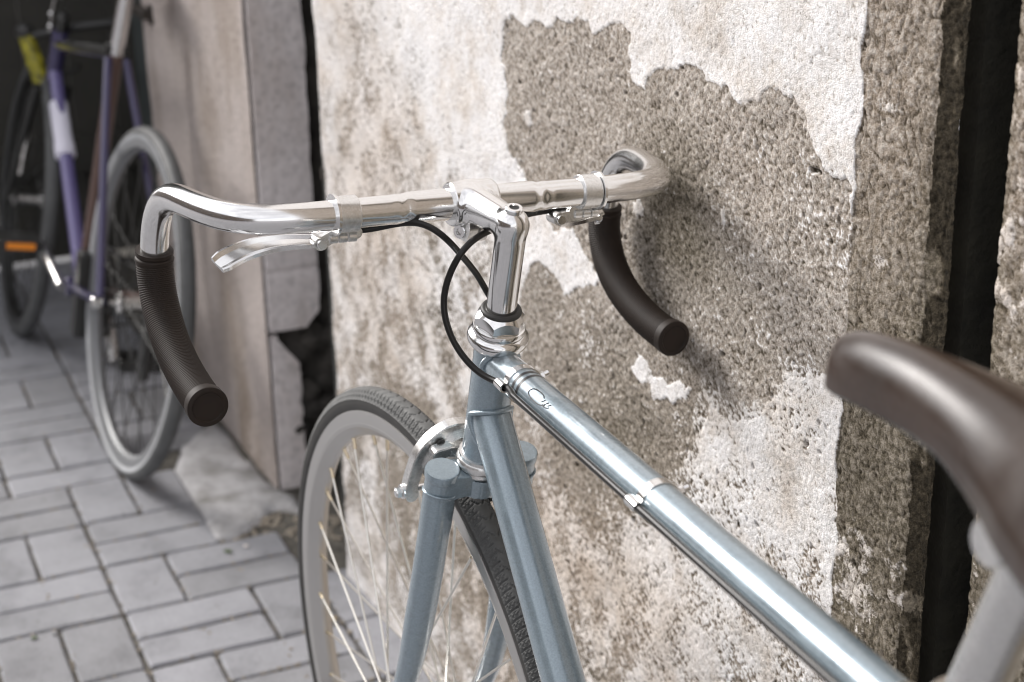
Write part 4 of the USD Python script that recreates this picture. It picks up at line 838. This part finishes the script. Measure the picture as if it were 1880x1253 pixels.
def chamfered(poly, n0, dep):
    ms = [plate(poly.buffer(-0.0009), 0.0009, lambda V: FKm(np.c_[V[:, 2]+n0, V[:, 0], V[:, 1]])), plate(poly, dep-0.0018, lambda V: FKm(np.c_[V[:, 2]+n0+0.0009, V[:, 0], V[:, 1]])), plate(poly.buffer(-0.0009), 0.0009, lambda V: FKm(np.c_[V[:, 2]+n0+dep-0.0009, V[:, 0], V[:, 1]]))]
    return ms
obj('caliper_arm', chamfered(arm(a1, w1), 0.034, 0.011), 'satin', br, smooth=30)
obj('caliper_arm', chamfered(arm(a2, w2), 0.0225, 0.011), 'satin', br, smooth=30)
a3 = np.vstack([[[-0.006, 0.0015]], arcpts(0.0330, 88, 12, 0.0, cz_-0.001)]); w3 = np.linspace(0.0062, 0.0046, len(a3))
obj('caliper_bridge', chamfered(arm(a3, w3), 0.0285, 0.013), 'satin', br, smooth=30)
obj('pivot_bolt', [cyl(FK(0.012, 0, -0.006), FK(0.049, 0, -0.006), 0.0040, 20, 0.0005), cyl(FK(0.0455, 0, -0.006), FK(0.050, 0, -0.006), 0.0070, 6, 0.0006)], 'polished', br)
obj('arm_screw', [cyl(FK(0.0315, 0.024, 0.0010), FK(0.0340, 0.024, 0.0010), 0.0042, 20, 0.0005), cyl(FK(0.0310, 0.024, 0.0010), FK(0.0320, 0.024, 0.0010), 0.0022, 6)], 'dark_metal', br)
for s in (-1, 1):
    pb = UsdGeom.Xform.Define(stage, free(str(br.GetPath()) + '/brake_pad')).GetPrim() if False else None
    n0 = 0.0285 if s < 0 else 0.0395
    obj('brake_shoe', mapped(box((-0.024, s*0.0250-0.0055, -0.006), (0.026, s*0.0250+0.0055, 0.005), 0.002), lambda V: FKm(np.c_[V[:, 0]+n0, V[:, 1]-s*0.006, V[:, 2]-0.050])), 'rubber', br, smooth=False)
    obj('shoe_bolt', [cyl(FK(n0, s*0.024, -0.051), FK(n0, s*0.060, -0.051), 0.0030, 16), cyl(FK(n0, s*0.052, -0.051), FK(n0, s*0.0545, -0.051), 0.0068, 24, 0.0005), cyl(FK(n0, s*0.0545, -0.051), FK(n0, s*0.0595, -0.051), 0.0050, 6, 0.0005)], 'polished', br)
# seat post, clamp and saddle
pdir = sdir; PTOP = SEATT + pdir*0.110
obj('seat_post', tube(lin(SEATC, PTOP, 10), 0.0135, 32), 'satin', bike)
sc = UsdGeom.Xform.Define(stage, str(bike.GetPath()) + '/seat_clamp').GetPrim()
obj('collar', revolve([(0.0147, 0), (0.0185, 0), (0.0190, 0.001), (0.0190, 0.013), (0.0185, 0.014), (0.0137, 0.014)], SEATT-pdir*0.010, pdir, 40), 'satin', sc)
obj('clamp_bolt', [cyl(SEATT+[0.016, 0.010, -0.002], SEATT+[0.016, 0.020, -0.002], 0.0075, 24, 0.001), cyl(SEATT+[0.016, -0.014, -0.002], SEATT+[0.016, 0.012, -0.002], 0.0035, 16)], 'polished', sc)
obj('rear_cable_bolt', cyl(SEATT+[0.030, 0.018, -0.010], SEATT+[0.030, 0.026, -0.010], 0.004, 16, 0.001), 'polished', sc)
sd = UsdGeom.Xform.Define(stage, str(bike.GetPath()) + '/saddle').GetPrim()
def saddle():
    xs_ = np.array([-0.6665, -0.6685, -0.675, -0.692, -0.715, -0.745, -0.775, -0.805, -0.832, -0.865, -0.905, -0.932, -0.948, -0.953])
    hw = np.array([0.003, 0.0085, 0.0130, 0.0165, 0.0185, 0.0210, 0.0250, 0.0320, 0.0415, 0.0560, 0.0700, 0.0710, 0.0600, 0.0400])
    zt = np.array([0.9560, 0.9610, 0.9660, 0.9710, 0.9745, 0.9770, 0.9780, 0.9785, 0.9790, 0.9805, 0.9835, 0.9845, 0.9810, 0.9740])
    sk = np.array([0.010, 0.018, 0.0240, 0.0275, 0.0280, 0.0280, 0.0275, 0.0300, 0.0325, 0.0350, 0.0360, 0.034, 0.028, 0.022])
    from scipy.interpolate import PchipInterpolator
    s_ = np.linspace(0, 1, len(xs_)); f = np.linspace(0, 1, 90); I = lambda a_: PchipInterpolator(s_, a_)(f)
    X_, W_, Z_, K_ = I(xs_)-0.0075, I(hw), I(zt)-0.002, I(sk)
    q = np.linspace(-1, 1, 61); V = []
    for x_, w_, z_, k_ in zip(X_, W_, Z_, K_):
        th_ = q*1.75; kk = max(k_, 0.9*w_)*1.0
        yy = w_*np.sign(th_)*np.abs(np.sin(np.clip(np.abs(th_), 0, PI/2)))**0.92*(1+0.03*np.clip(np.abs(th_)-PI/2, 0, 1)); zz = z_ - k_*(1-np.cos(np.clip(np.abs(th_), 0, PI/2))) - k_*np.clip(np.abs(th_)-PI/2, 0, 1)*0.9
        V.append(np.stack([np.full(61, x_), yy, zz], 1))
    V = np.array(V); n, mm = V.shape[:2]; i, j = np.meshgrid(np.arange(n-1), np.arange(mm-1), indexing='ij')
    qd = np.stack([i*mm+j, i*mm+j+1, (i+1)*mm+j+1, (i+1)*mm+j], -1).reshape(-1, 4); F = np.vstack([qd[:, [0, 1, 2]], qd[:, [0, 2, 3]]])
    V2 = V.copy(); V2[..., 2] -= 0.0; inner = V.reshape(-1, 3) - 0.0
    ctr = np.c_[X_, X_*0, Z_-0.02]; Vi = (V + (ctr[:, None]-V)*np.array([0.02, 0.10, 0.10])).reshape(-1, 3); nv = n*mm
    S = []
    for k_ in range(n-1):
        for e in (0, mm-1): a_, b_ = k_*mm+e, (k_+1)*mm+e; S += [(a_, b_, nv+b_), (a_, nv+b_, nv+a_)]
    for k_ in range(mm-1):
        for e in (0, (n-1)*mm): a_, b_ = e+k_, e+k_+1; S += [(a_, nv+a_, nv+b_), (a_, nv+b_, b_)]
    m = trimesh.Trimesh(np.vstack([V.reshape(-1, 3), Vi]), np.vstack([F, F[:, ::-1]+nv, S]), process=False); trimesh.repair.fix_normals(m); return m
obj('leather_cover', saddle(), 'leather', sd, smooth=60)
for s in (-1, 1):
    obj('saddle_rail', tube(spline([(-0.745, s*0.006, 0.962), (-0.785, s*0.012, 0.956), (-0.818, s*0.018, 0.938), (-0.835, s*0.020, 0.926), (-0.87, s*0.022, 0.923), (-0.915, s*0.040, 0.945)], 40), 0.0035, 12), 'satin', sd)
obj('rail_clamp', [cyl((PTOP[0], -0.030, 0.921), (PTOP[0], 0.030, 0.921), 0.011, 24, 0.001), box((PTOP[0]-0.02, -0.028, 0.912), (PTOP[0]+0.012, 0.028, 0.930), 0.004)], 'satin', sd, smooth=30)
# cranks, pedals, chainring and chain
cr_ = UsdGeom.Xform.Define(stage, str(bike.GetPath()) + '/crankset').GetPrim()
obj('chainring', revolve([(0.055, -0.0015), (0.090, -0.0015), (0.092, 0), (0.090, 0.0015), (0.055, 0.0015), (0.055, -0.0015)], BB-[0, 0.046, 0], (0, 1, 0), 96), 'satin', cr_)
for s in (-1, 1):
    e = BB + np.array([s*0.145, s*0.058, -s*0.09])
    obj('crank_arm', tube(lin(BB+[0, s*0.048, 0], e, 12), np.linspace(0.013, 0.009, 12), 16), 'satin', cr_)
    obj('pedal', [box(e+[-0.045, s*0.052-0.040, -0.009], e+[0.045, s*0.052+0.040, 0.009], 0.003), cyl(e, e+[0, s*0.05, 0], 0.006, 12)], 'dark_metal', cr_, smooth=False)
ch_ = np.vstack([arcpts(0.093, 90, -90, BB[0], BB[2], 20), arcpts(0.035, -90, -270, REAR[0], REAR[2], 14)]); ch_ = np.vstack([ch_, ch_[:1]])
obj('chain', tube(np.c_[ch_[:, 0], np.full(len(ch_), -0.046), ch_[:, 1]], 0.0045, 8, caps=False), 'dark_metal', cr_)

# ------------------------------------------------------------------ the purple bicycle beyond, leaning on the pilaster
pb = thing('bicycle', 'purple bicycle with grey tyres parked by the pilaster, out of focus', 'bicycle', loc=(1.54337, -0.06153, 0.32266), rz=1.9093, rx=11.1386)
W1 = 0.3305
wheel(pb, 'rear_wheel', lambda V: np.asarray(V), R=W1, tr=0.0145, tread=False, tyre_m='grey_tyre', rim_m='pale_rim', wall_m='white_wall', nsp=32, depth=0.024, lo=True, spoke_m='dark_metal')
pst = rotmat(unit([-0.29, 0, 0.956]), -3.0); FAX = np.array([0.972, 0.004, -0.012])
wheel(pb, 'front_wheel', lambda V: np.asarray(V)@pst.T + FAX, R=W1, tr=0.017, tread=False, tyre_m='grey_tyre', rim_m='dark_metal', nsp=32, depth=0.02, lo=True, spoke_m='dark_metal')
pBB, pSC, pHT, pHB = np.array([0.400, 0, -0.075]), np.array([0.306, 0, 0.425]), np.array([0.792, 0, 0.410]), np.array([0.826, 0, 0.298])
obj('seat_tube', tube(lin(pBB, pSC+[-0.004, 0, 0.02], 8), 0.0145, 20), 'brown_tube', pb, label='bronze brown seat tube')
obj('down_tube', tube(lin(pHB+[-.005, 0, .02], pBB, 8), 0.0155, 20), 'lavender', pb)
obj('top_tube', tube(lin(pHT+[0, 0, -0.03], pSC, 8), 0.0140, 20), 'polished', pb, label='chromed top tube')
obj('head_tube', tube(lin(pHB, pHT, 4), 0.0180, 24), 'purple', pb)
obj('bottom_bracket_shell', cyl(pBB-[0, .036, 0], pBB+[0, .036, 0], 0.021, 24, 0.001), 'purple', pb)
for s in (-1, 1):
    obj('seat_stay', tube(spline([pSC+[-0.012, s*0.018, -0.01], pSC*0.55+[0, s*0.040, 0], np.array([0.004, s*0.068, 0.008])], 20), 0.0080, 14), 'purple', pb)
    obj('chain_stay', tube(spline([pBB+[0, s*0.024, 0], pBB*0.5+[0, s*0.046, 0], np.array([0.006, s*0.066, 0])], 20), 0.009, 14), 'brown_tube' if s < 0 else 'purple', pb)
    obj('axle_nut', cyl((0, s*0.066, 0), (0, s*0.084, 0), 0.011, 8, 0.001), 'polished', pb)
    obj('fork_blade', tube(spline([pHB+[0.006, s*0.034, -0.02], pHB*0.5+FAX*0.5+[0.004, s*0.042, -0.01], FAX+[0, s*0.05, 0]], 20), np.linspace(.012, .007, 20), 14), 'dark_metal', pb)
pdv = unit(pBB-pHB)
obj('pump', revolve([(0, 0), (0.014, 0), (0.0205, 0.006), (0.0205, 0.118), (0.0225, 0.120), (0.0225, 0.150), (0.015, 0.156), (0, 0.156)], pHB+pdv*0.085+[0, 0.0, 0.012], pdv, 28), 'pale_wrap', pb, label='pale lilac pump strapped along the down tube')
obj('seat_post', tube(lin(pSC, pSC+[-0.034, 0, 0.125], 6), 0.0150, 24), 'polished', pb)
obj('seat_clamp', cyl(pSC+[0, -0.022, 0.008], pSC+[0, 0.022, 0.008], 0.012, 20, 0.001), 'black', pb)
def psaddle():
    m = trimesh.creation.icosphere(4, 1.0); V = np.asarray(m.vertices); x_ = V[:, 0]
    V = np.c_[x_*0.135, V[:, 1]*np.interp(x_, [-1, -.3, .4, 1], [0.075, 0.072, 0.024, 0.018]), np.where(V[:, 2] < 0, V[:, 2]*0.028, V[:, 2]*0.018)]
    return trimesh.Trimesh(V + pSC + [-0.002, 0, 0.142], m.faces, process=False)
obj('saddle', psaddle(), 'white_wall', pb, label='pale saddle')
obj('handlebar', tube(spline([(0.90, 0.060, 0.375), (0.872, 0.0, 0.398), (0.85, -0.05, 0.417), (0.83, -0.14, 0.44)], 30), 0.0100, 16), 'black', pb)
obj('stem', tube(spline([pHT, pHT+[-0.008, 0, 0.03], (0.86, -0.02, 0.405)], 16), 0.0135, 16), 'dark_metal', pb)
gp_ = obj('bar_grip', tube(spline([(0.90, 0.052, 0.380), (0.885, 0.033, 0.330), (0.862, 0.008, 0.258)], 20), np.r_[np.full(9, .0185), .0205, .0205, np.full(9, .0185)], 20), 'yellow', pb, label='mottled yellow bar grip')
k_ = trimesh.creation.icosphere(3, 0.0215); k_.apply_translation((0.902, 0.055, 0.388)); obj('grip_knob', k_, 'black', gp_, smooth=True)
obj('brake_lever', tube(spline([(0.865, -0.006, 0.292), (0.857, -0.03, 0.308), (0.85, -0.050, 0.318), (0.845, -0.058, 0.336)], 20), 0.0060, 12), 'dark_metal', pb)
obj('brake_rod', tube(spline([(0.90, 0.022, 0.262), (0.90, 0.030, 0.18), (0.90, 0.042, 0.06)], 20), 0.0060, 12), 'satin', pb)
k_ = trimesh.creation.icosphere(2, 0.010); k_.apply_translation((0.90, 0.022, 0.266)); obj('rod_knob', k_, 'polished', pb, smooth=True)
k_ = trimesh.creation.icosphere(2, 0.020); k_.vertices *= [1, .8, 1]; k_.apply_translation((0.85, -0.016, 0.366)); obj('bell', k_, 'red_org', pb, smooth=True, label='small terracotta bell')
obj('brake_cable', tube(spline([(0.85, 0.012, 0.400), (0.85, 0.010, 0.43), (0.845, 0.004, 0.49), (0.84, -0.02, 0.53)], 24), 0.003, 10), 'satin', pb)
for z_ in (0.412, 0.440):
    k_ = trimesh.creation.icosphere(2, 0.007); k_.apply_translation((0.85, 0.011, z_)); obj('cable_end', k_, 'polished', pb, smooth=True)
for k_, r_ in enumerate((0.052, 0.046, 0.040, 0.034, 0.028)): obj('sprocket', cyl((0, -0.030-0.005*k_, 0), (0, -0.027-0.005*k_, 0), r_, 40), 'dark_metal', pb)
obj('derailleur', [cyl((0.03, -0.042, -0.075), (0.03, -0.034, -0.075), 0.022, 20), cyl((0.055, -0.042, -0.150), (0.055, -0.034, -0.150), 0.022, 20), box((0.02, -0.046, -0.16), (0.065, -0.030, -0.06), 0.004), box((-0.005, -0.062, -0.08), (0.04, -0.046, -0.015), 0.006)], 'black', pb, smooth=30)
obj('mud_flap', box((0.30, -0.035, -0.16), (0.345, 0.035, 0.02), 0.006), 'black', pb)
pc_ = UsdGeom.Xform.Define(stage, str(pb.GetPath()) + '/crankset').GetPrim()
obj('chainring', revolve([(0.02, -0.002), (0.085, -0.002), (0.087, 0), (0.085, 0.002), (0.02, 0.002), (0.02, -0.002)], pBB-[0, 0.045, 0], (0, 1, 0), 60), 'dark_metal', pc_)
for s in (-1, 1):
    e = pBB + np.array([s*0.090, s*0.055, s*0.135]) if s < 0 else pBB + np.array([-0.02, 0.055, 0.045])*0 + np.array([0.155, 0.06, 0.055])
    obj('crank_arm', tube(lin(pBB+[0, s*0.045, 0], e, 8), 0.0105, 14), 'satin', pc_)
    pd_ = obj('pedal', box(e+[-0.045, s*0.05-0.048, -0.012], e+[0.045, s*0.05+0.048, 0.012], 0.003), 'black', pc_, smooth=False)
    if s > 0: obj('reflector', box(e+[-0.0490, s*0.05-0.030, -0.007], e+[-0.0455, s*0.05+0.030, 0.007], 0.001), 'orange', pc_, smooth=False, label='orange pedal reflector')
ch_ = np.vstack([arcpts(0.086, 90, -90, pBB[0], pBB[2], 20), arcpts(0.035, -90, -270, 0, 0, 14)]); ch_ = np.vstack([ch_, ch_[:1]])
obj('chain', tube(np.c_[ch_[:, 0], np.full(len(ch_), -0.045), ch_[:, 1]], 0.0045, 8, caps=False), 'dark_metal', pc_)
